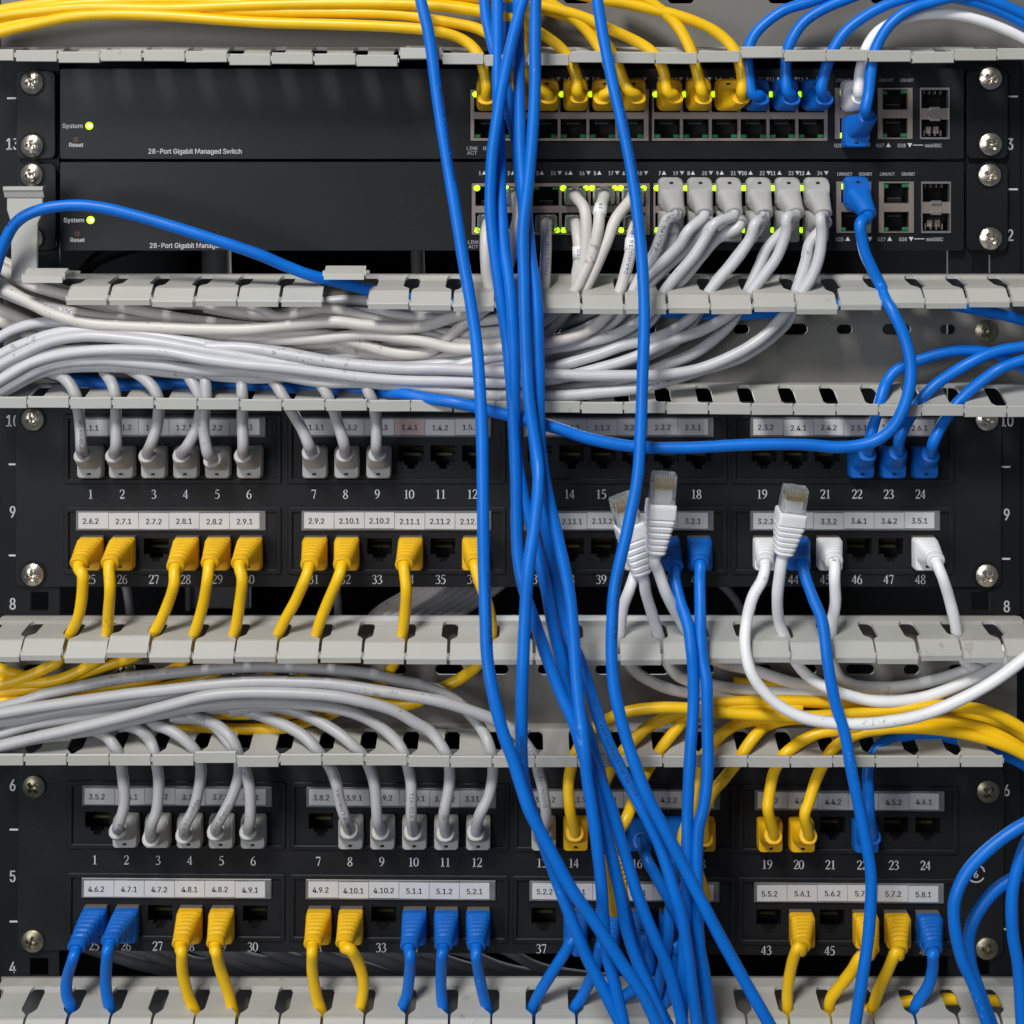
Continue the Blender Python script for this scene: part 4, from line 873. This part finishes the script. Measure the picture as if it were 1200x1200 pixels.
# loose white cords ending in clear plugs held up in front of the panel
def loose(col, label, tip, tail, d0, d1, pts, group, rev=False, ln=None, texts=()):
    a, b = R(*tip, d0), R(*tail, d1)                 # tip of the clear plug, rear end of the boot
    t = thing('patch_cable', label, 'patch cable', tuple(b), group)
    ax = (b - a).normalized(); Lt = (b - a).length
    face = (Vector((0.15, -0.35, 1.0)) if not rev else Vector((0.1, -.2, 1)))
    n_ = (face - ax * face.dot(ax)).normalized(); sd = ax.cross(n_)
    def sec(s, wv, hv, r_, off=0):
        o = a + ax * s + n_ * off
        return [tuple(o + sd * p[0] + n_ * p[1]) for p in [q[:2] for q in rrect(0, 0, wv, hv, r_, 0)]]
    k = Lt / 96
    mb = MB(); mb.loft([sec(0, 26, 12, 1.5, -2), sec(2, 27, 16, 1.5, -1), sec(30 * k, 27, 19, 1.5), sec(40 * k, 27.5, 19, 2)], 'clear'); part('clear_plug', mb, t, (0, 0, 0))
    mb = MB()
    for i in range(8):
        for s in (0.5,):
            o = a + sd * (-10.2 + 2.9 * i)
            q = []
            for (s_, h_) in ((1.5, 5.4), (15 * k, 9.4), (15 * k, 3), (1.5, 2)):
                for e in (-.75, .75): q.append(tuple(o + ax * s_ + n_ * h_ + sd * e))
            mb.add(q, [(0, 1, 3, 2), (2, 3, 5, 4), (4, 5, 7, 6), (6, 7, 1, 0), (0, 2, 4, 6), (1, 3, 5, 7)], 'gold')
    part('contacts', mb, t, (0, 0, 0))
    mb = MB(); mb.loft([sec(12 * k, 20, 5, 1), sec(38 * k, 20, 8, 1)], COL[col][1]); part('wire_bundle', mb, t, (0, 0, 0))
    mb = MB(); mb.loft([sec(2, 5, 1.4, .5, -14), sec(20 * k, 6, 1.4, .5, -15), sec(48 * k, 8, 1.6, .5, -19)], 'clear'); part('latch', mb, t, (0, 0, 0))
    mb = MB(); secs = [sec(33 * k, 24, 17.5, 2), sec(34 * k, 30.5, 25, 3)]
    for i in range(31):
        f = i / 30; s = (36 + 56 * f) * k; e = max(0, (f - .25) / .75); wv = 31.5 - 9.5 * e; hv = 26 - 5 * e
        if f > .2 and i % 4 in (0,) and i < 29: wv -= 3.0; hv -= 3.6
        secs.append(sec(s, wv, hv, 3 + 4.5 * e))
    secs.append(sec(94 * k, 19, 18, 8)); secs.append(sec(95 * k, 13, 13, 6))
    mb.loft(secs, COL[col][1]); part('strain_relief', mb, t, (0, 0, 0), angle=30)
    mb = MB(); mb.loft([[tuple(a + ax * s * k - n_ * h_ + sd * e) for s, h_, e in ((44, 10, -3), (44, 10, 3), (54, 12, 3), (54, 12, -3))],
                        [tuple(a + ax * s * k - n_ * h_ + sd * e) for s, h_, e in ((40, 19, -3), (40, 19, 3), (44, 20, 3), (44, 20, -3))]], COL[col][1]); part('latch_guard', mb, t, (0, 0, 0))
    q = [tuple(b - ax * 10), tuple(b - ax * 0), tuple(b + ax * 9)] + [tuple(p) for p in to_px(pts)]
    path = resample(q, 4.0); link('jacket', tube_mesh(path, 6.5, COL[col][0]), t, (0, 0, 0))
    for tx in texts: cable_text(t, path, 6.5, *tx)
gl = 'loose white cords with clear plugs'
loose('w', 'loose white cord with clear plug leaning left, half behind the blue cable', (728, 581), (753, 674), 84, 72, [(757, 695, 68), (765, 722, 58), (774, 752, 44), (783, 778, 36), (800, 795, 28), (835, 803), (870, 808), (920, 812), (970, 812)], gl)
loose('w', 'loose white cord whose clear plug stands upright left of port number 18', (779, 555), (768, 650), 104, 92, [(771, 668, 86), (781, 696, 80), (797, 726, 60), (812, 748, 44), (830, 768, 34), (850, 778, 26), (885, 786), (930, 800), (980, 806), (1040, 806)], gl)
loose('w', 'loose white cord whose clear plug stands in front of port number 20', (933, 571), (917.5, 650), 100, 88, [(914, 672, 84), (911, 700, 74), (913, 728, 56), (922, 752, 46), (932, 775, 44), (952, 796, 50), (985, 812), (1030, 822, 60), (1080, 818), (1130, 800, 50), (1165, 783, 44), (1195, 762, 40)], gl)
# ---- lower patch panel, top row
g = 'grey cords in the lower patch panel'
GL = {2: ([(140, 965, 54), (146, 940), (144, 912, 50), (140, 886, 44), (133, 873, 34), (124, 862, 24), (108, 855, 16), (90, 850)], (-2, -4), ((8, 'Patchcord', 6.2, 'ink_grey', 0, False),)),
 3: ([(178, 966, 54), (184, 948), (186, 915, 50), (182, 888, 42), (176, 868, 32), (163, 855, 24), (145, 850, 16), (120, 848)], (-1, 4), ()),
 4: ([(218, 965, 54), (228, 945), (235, 912, 50), (234, 892, 42), (223, 873, 34), (198, 855, 26), (170, 848, 20), (140, 852)], (0, 0), ((66, 'Patchcord PVC', 6.4, 'ink_grey', 0, True),)),
 5: ([(257, 962, 56), (270, 938), (279, 912, 50), (280, 890, 42), (274, 870, 32), (262, 856, 24), (245, 845, 20), (225, 842), (200, 842)], (-1, -4), ((8, 'e UTP PVC Patch', 6.4, 'ink_grey', 0, False),)),
 6: ([(293, 962, 56), (293, 930), (288, 905, 50), (278, 885, 42), (262, 862, 34), (248, 848, 28), (225, 840, 24), (195, 836, 24), (160, 846)], (-1, -4), ()),
 8: ([(404, 958, 54), (398, 938), (394, 918, 50), (386, 898, 44), (374, 882, 40), (355, 862, 34), (325, 846, 30), (290, 834, 26), (260, 830), (230, 836)], (1, -6), ((10, 'Patch PVC UTP', 6.2, 'ink_grey', 0, False), (74, 'Verified to TIA/EIA', 6.6, 'ink_grey', 0, True))),
 9: ([(442, 960, 54), (440, 930), (436, 908, 50), (427, 888, 44), (414, 874, 40), (396, 859, 36), (367, 842, 32), (340, 832, 30), (310, 828, 28), (270, 834)], (0, -5), ()),
 10: ([(482, 955, 54), (482, 925), (480, 908, 50), (475, 888, 44), (464, 868, 42), (440, 848, 44), (410, 834, 46), (365, 826, 48), (305, 823), (240, 827, 50), (200, 834), (160, 843), (115, 854), (80, 860, 56), (30, 868), (-20, 884)], (0, -5), ((70, 'TIA/EIA Standard', 6.6, 'ink_grey', 0, True),)),
 11: ([(520, 955, 54), (525, 930), (527, 912, 50), (526, 895, 44), (520, 878, 44), (505, 858, 48), (485, 846, 52), (460, 832, 56), (425, 822, 60), (385, 815), (330, 812), (280, 812), (240, 816, 64), (200, 826), (146, 840), (83, 855, 66), (42, 864), (0, 874), (-30, 882)], (0, -4), ()),
 12: ([(562, 955, 54), (572, 935), (577, 912, 50), (577, 892, 44), (572, 870, 42), (560, 848, 40), (540, 826, 38), (515, 810, 36), (490, 802), (465, 797), (430, 789), (380, 784, 36), (330, 782), (280, 782), (230, 786), (187, 790), (142, 795), (100, 803), (54, 813), (30, 821), (0, 829), (-30, 836)], (-2, -5), ()),
 13: ([(640, 955, 54), (636, 925), (632, 908, 50), (628, 892, 44), (622, 880, 44), (608, 862, 46), (588, 848, 50), (560, 836, 54), (520, 823, 56), (485, 816), (440, 809), (385, 801, 56), (335, 799), (288, 799), (240, 803), (200, 808), (146, 814), (83, 823, 54), (42, 829), (0, 836), (-30, 842)], (-1, -6), ((152, 'Cat 5e UTP PVC Patchcord', 7.2, 'ink_grey', 0, True),))}
for n, (pts, cc, tx) in GL.items():
    pts = lift(pts, 889)
    cord('g' if n < 10 else 'm', f'{nth(n, GL)} of eleven grey cords in the top ports of the lower patch panel', g, pts, pport('low', n), 1, 'up', coll=cc, texts=tx, r=6.3 if n < 10 else 6.4)
cord('m', 'pale grey cable at the left edge between two others of the middle bundle', None, [(-30, 868, 40), (0, 860), (42, 848), (100, 840), (160, 832), (230, 822), (300, 818), (360, 818, 34)], r=6.7, name='network_cable', cat='network cable')
cord('m', 'lowest pale grey cable sweeping out of the left edge above unit number 6', None, [(-30, 856, 46), (0, 846), (30, 842), (80, 832, 40), (140, 824), (200, 815), (260, 811)], r=6.7, name='network_cable', cat='network cable')
g = 'yellow cords in the lower patch panel'
YL = {14: ([(668, 950, 54), (666, 925), (668, 905, 50), (674, 884, 44), (685, 864, 46), (700, 850, 52), (729, 836, 58), (762, 830, 60), (804, 830), (835, 834), (887, 838), (940, 840), (994, 837), (1048, 833), (1096, 827), (1135, 829), (1167, 837), (1200, 855), (1225, 875)], (-2, -5)),
 15: ([(704, 955, 54), (704, 935), (711, 912, 50), (727, 884, 42), (742, 868, 40), (762, 850, 40), (790, 838, 40), (830, 826, 40), (880, 822), (940, 822), (990, 826), (1050, 834, 36), (1100, 842), (1150, 855), (1200, 880), (1220, 895)], (-1, 0)),
 18: ([(824, 955, 54), (834, 930), (849, 912, 50), (866, 890, 42), (875, 875, 38), (888, 859, 36), (903, 848, 32), (940, 842), (1000, 848), (1060, 846, 40), (1110, 846), (1160, 862), (1215, 892)], (-2, 0)),
 19: ([(900, 950, 54), (901, 935), (906, 908, 50), (915, 890, 44), (924, 880, 42), (940, 868, 42), (960, 859, 44), (985, 855, 46), (1020, 850, 50), (1080, 844), (1120, 846), (1165, 858), (1215, 888)], (-1, -3)),
 20: ([(943, 955, 54), (948, 940), (957, 912, 50), (968, 890, 44), (980, 874, 44), (1005, 860, 50), (1035, 854, 56), (1065, 853), (1100, 855), (1140, 862), (1178, 874), (1215, 892)], (2, -4))}
for n, (pts, cc) in YL.items():
    pts = lift(pts, 890)
    cord('y', f'{nth(n, YL)} of five yellow cords plugged in the top row of the lower patch panel', g, pts, pport('low', n), 1, 'up', coll=cc)
cord('y', 'dim yellow cable passing behind the white loop in the middle manager', None, [(860, 800, 20), (890, 803), (930, 808), (970, 812), (1020, 818), (1080, 826), (1140, 840), (1200, 868)], r=6.4, name='network_cable', cat='network cable')
cord('b', 'blue cord from behind the yellow cords into port 22 of the lower patch panel', None, [(1019, 955, 54), (1018, 935), (1017, 905, 50), (1024, 884, 44), (1035, 871, 38), (1052, 864, 30), (1080, 860), (1120, 866, 26), (1165, 880), (1200, 896), (1225, 915)], pport('low', 22), 1, 'up', coll=(1, -3))
cord('b', 'blue patch cord in port 16 in the lower patch panel, dropping towards the right', None, [(757, 1005, 70), (768, 1025), (782, 1050, 84), (794, 1072), (804, 1098, 90), (814, 1130), (823, 1170, 96), (826, 1215)], pport('low', 16), 1, 'up', coll=(0, 4), texts=((14, 'Standard', 6.4, 'ink', 0, False),))
cord('b', 'blue patch cord in port 17 in the lower patch panel, behind the hanging cables', None, [(788, 1010, 58), (790, 1040, 62), (785, 1065), (782, 1105, 66), (773, 1148, 60), (768, 1172), (752, 1215, 40)], pport('low', 17), 1, 'up', coll=(0, 4))
def dangling(label, tip, tail, d, pts, group):
    loose('y', label, tip, tail, d, d, pts, group)
# yellow cords that hang down unplugged
def hang(label, a, b, d0, d1, pts):
    A, B = R(*a, d0), R(*b, d1); t = thing('patch_cable', label, 'patch cable', tuple(A), 'unplugged yellow cords hanging among the blue cables')
    ax = (B - A).normalized(); n_ = (Vector((.3, 0, 1)) - ax * ax.dot(Vector((.3, 0, 1)))).normalized(); sd = ax.cross(n_); Lt = (B - A).length
    def sec(s, wv, hv, r_, off=0):
        o = A + ax * s; return [tuple(o + sd * p[0] + n_ * (p[1] + off)) for p in [q[:2] for q in rrect(0, 0, wv, hv, r_, 0)]]
    mb = MB(); secs = [sec(-1, 13, 13, 6), sec(0, 16, 17, 7)]
    for i in range(20):
        f = i / 19; e = min(1, f * 1.4); wv = 17 + 7 * e; hv = 18 + 6 * e
        if i % 3 == 1 and f < .75: wv -= 2; hv -= 2
        secs.append(sec(2 + Lt * .5 * f, wv, hv, 4))
    mb.loft(secs, 'plug_yellow'); part('strain_relief', mb, t, (0, 0, 0), angle=30)
    mb = MB(); mb.loft([sec(Lt * .5, 24, 25, 4), sec(Lt * .85, 24, 25, 4), sec(Lt, 15, 20, 5)], 'plug_yellow'); part('plug_cover', mb, t, (0, 0, 0), angle=35)
    mb = MB(); mb.loft([sec(Lt * .55, 22, 14, 2, -12), sec(Lt * .95, 22, 14, 2, -12)], 'clear'); part('clear_plug', mb, t, (0, 0, 0))
    mb = MB(); mb.loft([sec(Lt * .8, 4, 3, 1.4, 12), sec(Lt * .86, 4, 3, 1.4, 12)], 'cavity'); part('latch_slot', mb, t, (0, 0, 0))
    q = [tuple(A + ax * 8), tuple(A)] + [tuple(p) for p in to_px(pts)]
    link('jacket', tube_mesh(resample(q), 6.3, 'yellow'), t, (0, 0, 0))
hang('yellow cord hanging unplugged with its ribbed plug pointing down, between blue cables', (718, 1002), (721, 1068), 138, 134, [(721, 990, 134), (726, 974), (736, 955, 120), (745, 930), (756, 908, 66), (768, 888, 50), (780, 870), (795, 852), (805, 842, 40), (830, 832), (880, 828), (940, 830)])
hang('yellow cord hanging unplugged behind the two straight blue cords', (800, 990), (822, 1060), 60, 54, [(800, 980, 62), (806, 962), (815, 940, 60), (819, 915, 54), (822, 890, 46), (834, 874), (850, 857, 40), (871, 847), (910, 842), (960, 840)])
# ---- lower patch panel, bottom row
DN = {('b', 25): ([(86, 1122, 64), (79, 1145, 52), (78, 1165), (84, 1183, 44), (84, 1205, 30), (82, 1225)], (-7, 3)),
 ('b', 26): ([(126, 1115, 64), (124, 1145, 52), (125, 1165), (129, 1184, 44), (128, 1205, 30), (128, 1225)], (-6, -3)),
 ('y', 28): ([(213, 1115, 64), (214, 1140, 54), (221, 1168, 46), (230, 1190, 42), (233, 1210, 30), (233, 1230)], (0, -1)),
 ('y', 29): ([(253, 1115, 64), (258, 1135, 54), (267, 1162, 46), (274, 1190, 42), (276, 1215, 30), (276, 1230)], (2, -2)),
 ('y', 31): ([(366, 1115, 64), (366, 1138, 54), (371, 1168, 46), (378, 1190, 42), (380, 1215, 30), (380, 1230)], (-1, -2)),
 ('y', 32): ([(410, 1112, 64), (420, 1128, 54), (426, 1152, 48), (423, 1178, 44), (419, 1200, 36), (417, 1230)], (-2, -4)),
 ('b', 34): ([(481, 1120, 64), (480, 1140, 54), (477, 1165, 46), (470, 1186, 42), (469, 1215, 30), (469, 1230)], (-3, -1)),
 ('b', 35): ([(518, 1118, 64), (517, 1140, 54), (517, 1162, 46), (520, 1188, 42), (521, 1215, 30), (521, 1230)], (-1, -1)),
 ('b', 36): ([(558, 1120, 64), (561, 1140, 54), (566, 1165, 46), (572, 1188, 42), (573, 1215, 30), (573, 1230)], (-1, -1)),
 ('b', 38): ([(672, 1100, 66), (661, 1118, 62), (643, 1146, 52), (628, 1172, 44), (621, 1195, 38), (621, 1230, 26)], (0, 1)),
 ('b', 39): ([(705, 1105, 64), (700, 1125, 58), (692, 1148, 52), (681, 1170, 44), (671, 1188, 38), (670, 1225, 26)], (0, -1)),
 ('b', 40): ([(756, 1092, 64), (761, 1112, 60), (761, 1135, 54), (750, 1152, 50), (738, 1163, 46), (726, 1172, 40), (720, 1190, 26), (720, 1225)], (0, -2)),
 ('b', 41): ([(791, 1104, 60), (790, 1125, 56), (786, 1148, 52), (780, 1172, 46), (772, 1195, 40), (770, 1230, 26)], (0, -1)),
 ('y', 44): ([(935, 1110, 64), (928, 1130, 56), (923, 1160, 48), (923, 1190, 42), (924, 1225, 28)], (-9, -2)),
 ('y', 46): ([(1008, 1122, 62), (998, 1138, 56), (985, 1155, 50), (973, 1172, 44), (972, 1192, 38), (973, 1225, 26)], (-5, 0)),
 ('y', 47): ([(1050, 1116, 64), (1040, 1138, 56), (1030, 1160, 48), (1022, 1188, 42), (1022, 1225, 28)], (-10, 0)),
 ('b', 48): ([(1093, 1116, 64), (1093, 1135, 56), (1087, 1157, 50), (1073, 1180, 42), (1071, 1205, 30), (1071, 1230)], (-8, 0))}
for (c, n), (pts, cc) in DN.items():
    cord(c, f"{nth(n, [k for q, k in DN if q == c])} {'blue' if c == 'b' else 'yellow'} cord from the left in the bottom port row of the lower patch panel", ('blue' if c == 'b' else 'yellow') + ' cords in the bottom row of ports', pts, pport('low', n), 1, 'down', coll=cc)
cord('y', 'yellow cable lying under the bottom fingers at the right edge', None, [(1000, 1200, 16), (1020, 1182), (1060, 1174), (1100, 1171), (1150, 1172), (1215, 1176)], r=6.4, name='network_cable', cat='network cable')
# ---- the hanging blue cables
g = 'long blue cables hanging in front of the rack'
HB = [('long blue cable left of the hanging bundle, crossing to the lower right', [(490, -20, 80), (493, 0), (503, 43), (512, 110), (523, 183, 100), (533, 243), (542, 300), (551, 352), (558, 400, 130), (562, 450), (565, 510), (566, 590, 170), (567, 660), (569, 720), (571, 770), (578, 813, 195), (589, 857), (601, 890), (612, 925), (622, 953, 205), (643, 993), (669, 1041), (702, 1088), (730, 1131, 205), (756, 1170), (776, 1215)]),
 ('blue cable crossing over the others in front of the switches, starting at right', [(622, -20, 96), (613, 0), (602, 40), (594, 75), (587, 110), (581, 150, 100), (577, 180), (575, 215), (575, 250), (580, 300, 96), (587, 350), (594, 400, 92), (599, 450), (602, 500), (604.5, 560, 110), (606, 640), (613, 687, 130), (629, 735), (643, 777), (657, 813), (673, 848, 150), (682, 880), (690, 905, 150), (701, 943), (712, 985), (725, 1040, 150), (734, 1088), (747, 1127), (760, 1156), (785, 1215)]),
 ('blue cable running straight down the left side of the bundle above the upper panel', [(583, -20, 70), (583, 30), (583, 80), (584, 130), (586, 180, 76), (587, 230), (591, 290), (598, 340, 104), (602, 400), (603, 470), (604, 520, 100), (612, 575), (625, 627), (640, 690, 116), (647, 730), (658, 775), (668, 815, 120), (676, 850), (688, 885), (703, 915, 136), (715, 943), (730, 993), (741, 1030), (752, 1062), (766, 1096, 150), (782, 1133), (793, 1170), (803, 1215)]),
 ('blue cable that swings back left across the bundle below the upper patch panel', [(628, -20, 110), (627, 40), (627, 100), (624, 160), (619, 215), (613, 270, 110), (614, 330), (616, 400), (620, 470), (629, 530, 130), (631, 565), (627, 610), (620, 660, 170), (616, 710), (614, 750), (612, 800, 180), (611, 850), (612, 900, 176), (619, 935), (636, 985), (652, 1030, 170), (664, 1062), (687, 1120), (708, 1161, 176), (735, 1215)]),
 ('thick looking blue cable at the right side of the bundle', [(607, -20, 72), (608, 60), (609, 120), (611, 190, 84), (617, 250), (622, 300), (629, 350, 108), (631, 420), (632, 490), (634, 530, 112), (640, 570), (653, 627), (667, 693, 140), (672, 743), (675, 790), (679, 830), (684, 870, 170), (688, 910), (693, 943), (700, 993), (705, 1041, 176), (707, 1075), (711, 1116), (719, 1148), (734, 1215)]),
 ('blue cable with black print that leaves the bundle towards the lower right', [(566, -20, 52), (570, 20), (578, 55), (590, 95), (598, 120), (606, 170), (613, 230, 64), (619, 300, 84), (621, 380), (623, 470), (628, 540, 80), (638, 610), (650, 680), (663, 735), (680, 775, 110), (691, 807), (701, 840), (712, 869), (728, 902, 130), (751, 945), (773, 991), (789, 1041, 150), (800, 1078), (807, 1125), (812, 1165), (819, 1215)]),
 ('single blue cable right of the bundle, passing left of the loose plugs', [(698, -20, 90), (700, 0), (707, 43), (717, 93), (728, 140), (740, 200, 104), (748, 260), (753, 315), (755, 372), (753, 440, 124), (751, 500), (747, 560), (735, 622, 150), (721, 685), (717, 740), (717, 775, 160), (721, 813), (731, 855), (742, 890), (757, 930, 176), (775, 965), (795, 1003), (818, 1048), (845, 1100, 180), (870, 1145), (910, 1215)])]
for i, (lab, pts) in enumerate(HB):
    cord('b', lab, g, pts, r=6.6, name='network_cable', cat='network cable', texts=((805, 'ISO/IEC Verified Patch Cat 5e UTP', 6.4, 'ink', 0.1, False),) if i in (5, 3) else ((760, 'Cat 5e UTP 4PR Standard', 6, 'ink', 0.5, False),) if i == 2 else ((120, 'Verified Cat 5e UTP PVC Patchcord', 6, 'ink', 0.75, False), (640, 'TIA/EIA Standard Cat 5e', 6, 'ink', 0.7, False)) if i in (0, 6) else ())
cord('b', 'short dark stretch of blue cable behind the bundle by the lower switch', g, [(598, -20, 40), (592, 60), (597, 130), (604, 160), (608, 200), (613, 240), (616, 300, 60), (618, 360), (620, 440), (626, 520, 64), (634, 590), (643, 640), (655, 700, 90), (665, 760), (677, 820), (690, 860), (699, 890, 100), (708, 925), (717, 965), (723, 1010), (730, 1052), (742, 1100), (765, 1165), (790, 1215)], r=6.5, name='network_cable', cat='network cable')
cord('y', 'thin line of yellow cable seen between the hanging blue cables at the upper switch', None, [(640, -18, 30), (628, 0), (620, 25), (618, 60), (620, 90), (624, 118, 20)], r=6.2, name='network_cable', cat='network cable')
g = 'blue cables looping in from the lower right edge'
for lab, pts in (('blue loop at the lower right edge, outermost to the left', [(1225, 956, 150), (1200, 966), (1167, 988), (1137, 1017), (1121, 1047, 160), (1118, 1077), (1126, 1120), (1143, 1160), (1162, 1215)]),
                 ('blue loop at the lower right edge, inner one', [(1225, 1010, 110), (1200, 1023), (1170, 1040), (1147, 1067), (1136, 1095, 120), (1138, 1130), (1150, 1167), (1168, 1215)]),
                 ('blue cable hanging nearly straight down at the lower right edge', [(1225, 960, 130), (1205, 985), (1193, 1015), (1186, 1050, 130), (1187, 1095), (1194, 1140), (1198, 1215)])):
    cord('b', lab, g, pts, r=6.6, name='network_cable', cat='network cable')
# ---- grey hook at the left edge
t = thing('cable_hook', 'grey bent metal hook at the left edge, with the blue arc passing over it', 'cable hook', (28, 320, 50))
def poly(q, d0, d1): return outline_plate([[tuple(R(u, v, d1)[:2]) for u, v in q]], d0, d1, 'coated', .7)
part('strap', poly([(8, 231), (50, 231), (50, 249), (44, 262), (43, 330), (13, 330), (13, 262), (8, 246)], 50, 54), t, (0, 0, 0))
mb = MB(); a, b = R(5, 218.5, 56), R(52, 231, 54)
mb.loft([[(a.x, a.y, 48), (b.x, a.y, 48), (b.x, a.y + 4, 48), (a.x, a.y + 4, 48)], [(a.x, a.y, 60), (b.x, a.y, 60), (b.x, a.y + 4, 60), (a.x, a.y + 4, 60)]], 'coated')
mb.loft([[(a.x, a.y + 1, 60), (b.x, a.y + 1, 60), (b.x, a.y + 3, 57), (a.x, a.y + 3, 57)], [(a.x, b.y, 55.5), (b.x, b.y, 55.5), (b.x, b.y + 1, 52), (a.x, b.y + 1, 52)]], 'coated')
part('bent_lip', mb, t, (0, 0, 0))
# ---- dim things inside the rack, behind the openings
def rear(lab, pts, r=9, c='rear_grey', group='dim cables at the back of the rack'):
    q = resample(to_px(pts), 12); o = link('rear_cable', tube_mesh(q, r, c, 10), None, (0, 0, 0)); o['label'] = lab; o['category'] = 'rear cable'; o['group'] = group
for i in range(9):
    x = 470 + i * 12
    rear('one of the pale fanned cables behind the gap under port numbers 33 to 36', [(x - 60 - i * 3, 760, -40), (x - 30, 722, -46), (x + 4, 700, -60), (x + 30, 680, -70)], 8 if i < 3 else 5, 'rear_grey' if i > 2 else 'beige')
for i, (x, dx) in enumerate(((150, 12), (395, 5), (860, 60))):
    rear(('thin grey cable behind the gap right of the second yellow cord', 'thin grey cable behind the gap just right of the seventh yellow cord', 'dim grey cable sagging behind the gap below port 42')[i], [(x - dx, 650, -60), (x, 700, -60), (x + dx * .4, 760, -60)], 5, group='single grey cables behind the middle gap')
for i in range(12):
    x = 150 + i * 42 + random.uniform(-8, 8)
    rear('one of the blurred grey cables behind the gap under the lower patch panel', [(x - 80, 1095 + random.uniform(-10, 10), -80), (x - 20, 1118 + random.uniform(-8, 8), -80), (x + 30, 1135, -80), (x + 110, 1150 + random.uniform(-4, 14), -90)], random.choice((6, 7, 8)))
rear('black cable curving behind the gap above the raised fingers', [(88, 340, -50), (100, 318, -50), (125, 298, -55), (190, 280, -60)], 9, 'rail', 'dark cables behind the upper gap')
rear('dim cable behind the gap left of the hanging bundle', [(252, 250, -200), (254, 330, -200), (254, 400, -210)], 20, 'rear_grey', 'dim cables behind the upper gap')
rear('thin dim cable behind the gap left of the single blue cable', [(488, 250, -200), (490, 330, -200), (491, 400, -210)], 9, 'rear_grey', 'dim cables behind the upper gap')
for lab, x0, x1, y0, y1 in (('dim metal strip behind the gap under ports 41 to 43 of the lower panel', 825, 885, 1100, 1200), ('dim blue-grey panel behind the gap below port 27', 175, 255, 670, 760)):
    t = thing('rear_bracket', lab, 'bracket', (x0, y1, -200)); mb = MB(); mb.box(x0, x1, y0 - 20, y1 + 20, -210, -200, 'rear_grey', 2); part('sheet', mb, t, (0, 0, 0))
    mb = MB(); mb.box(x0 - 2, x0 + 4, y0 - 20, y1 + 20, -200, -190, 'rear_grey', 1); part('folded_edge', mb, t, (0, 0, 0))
for o in bpy.data.objects:
    if 'wx' in o: del o['wx']
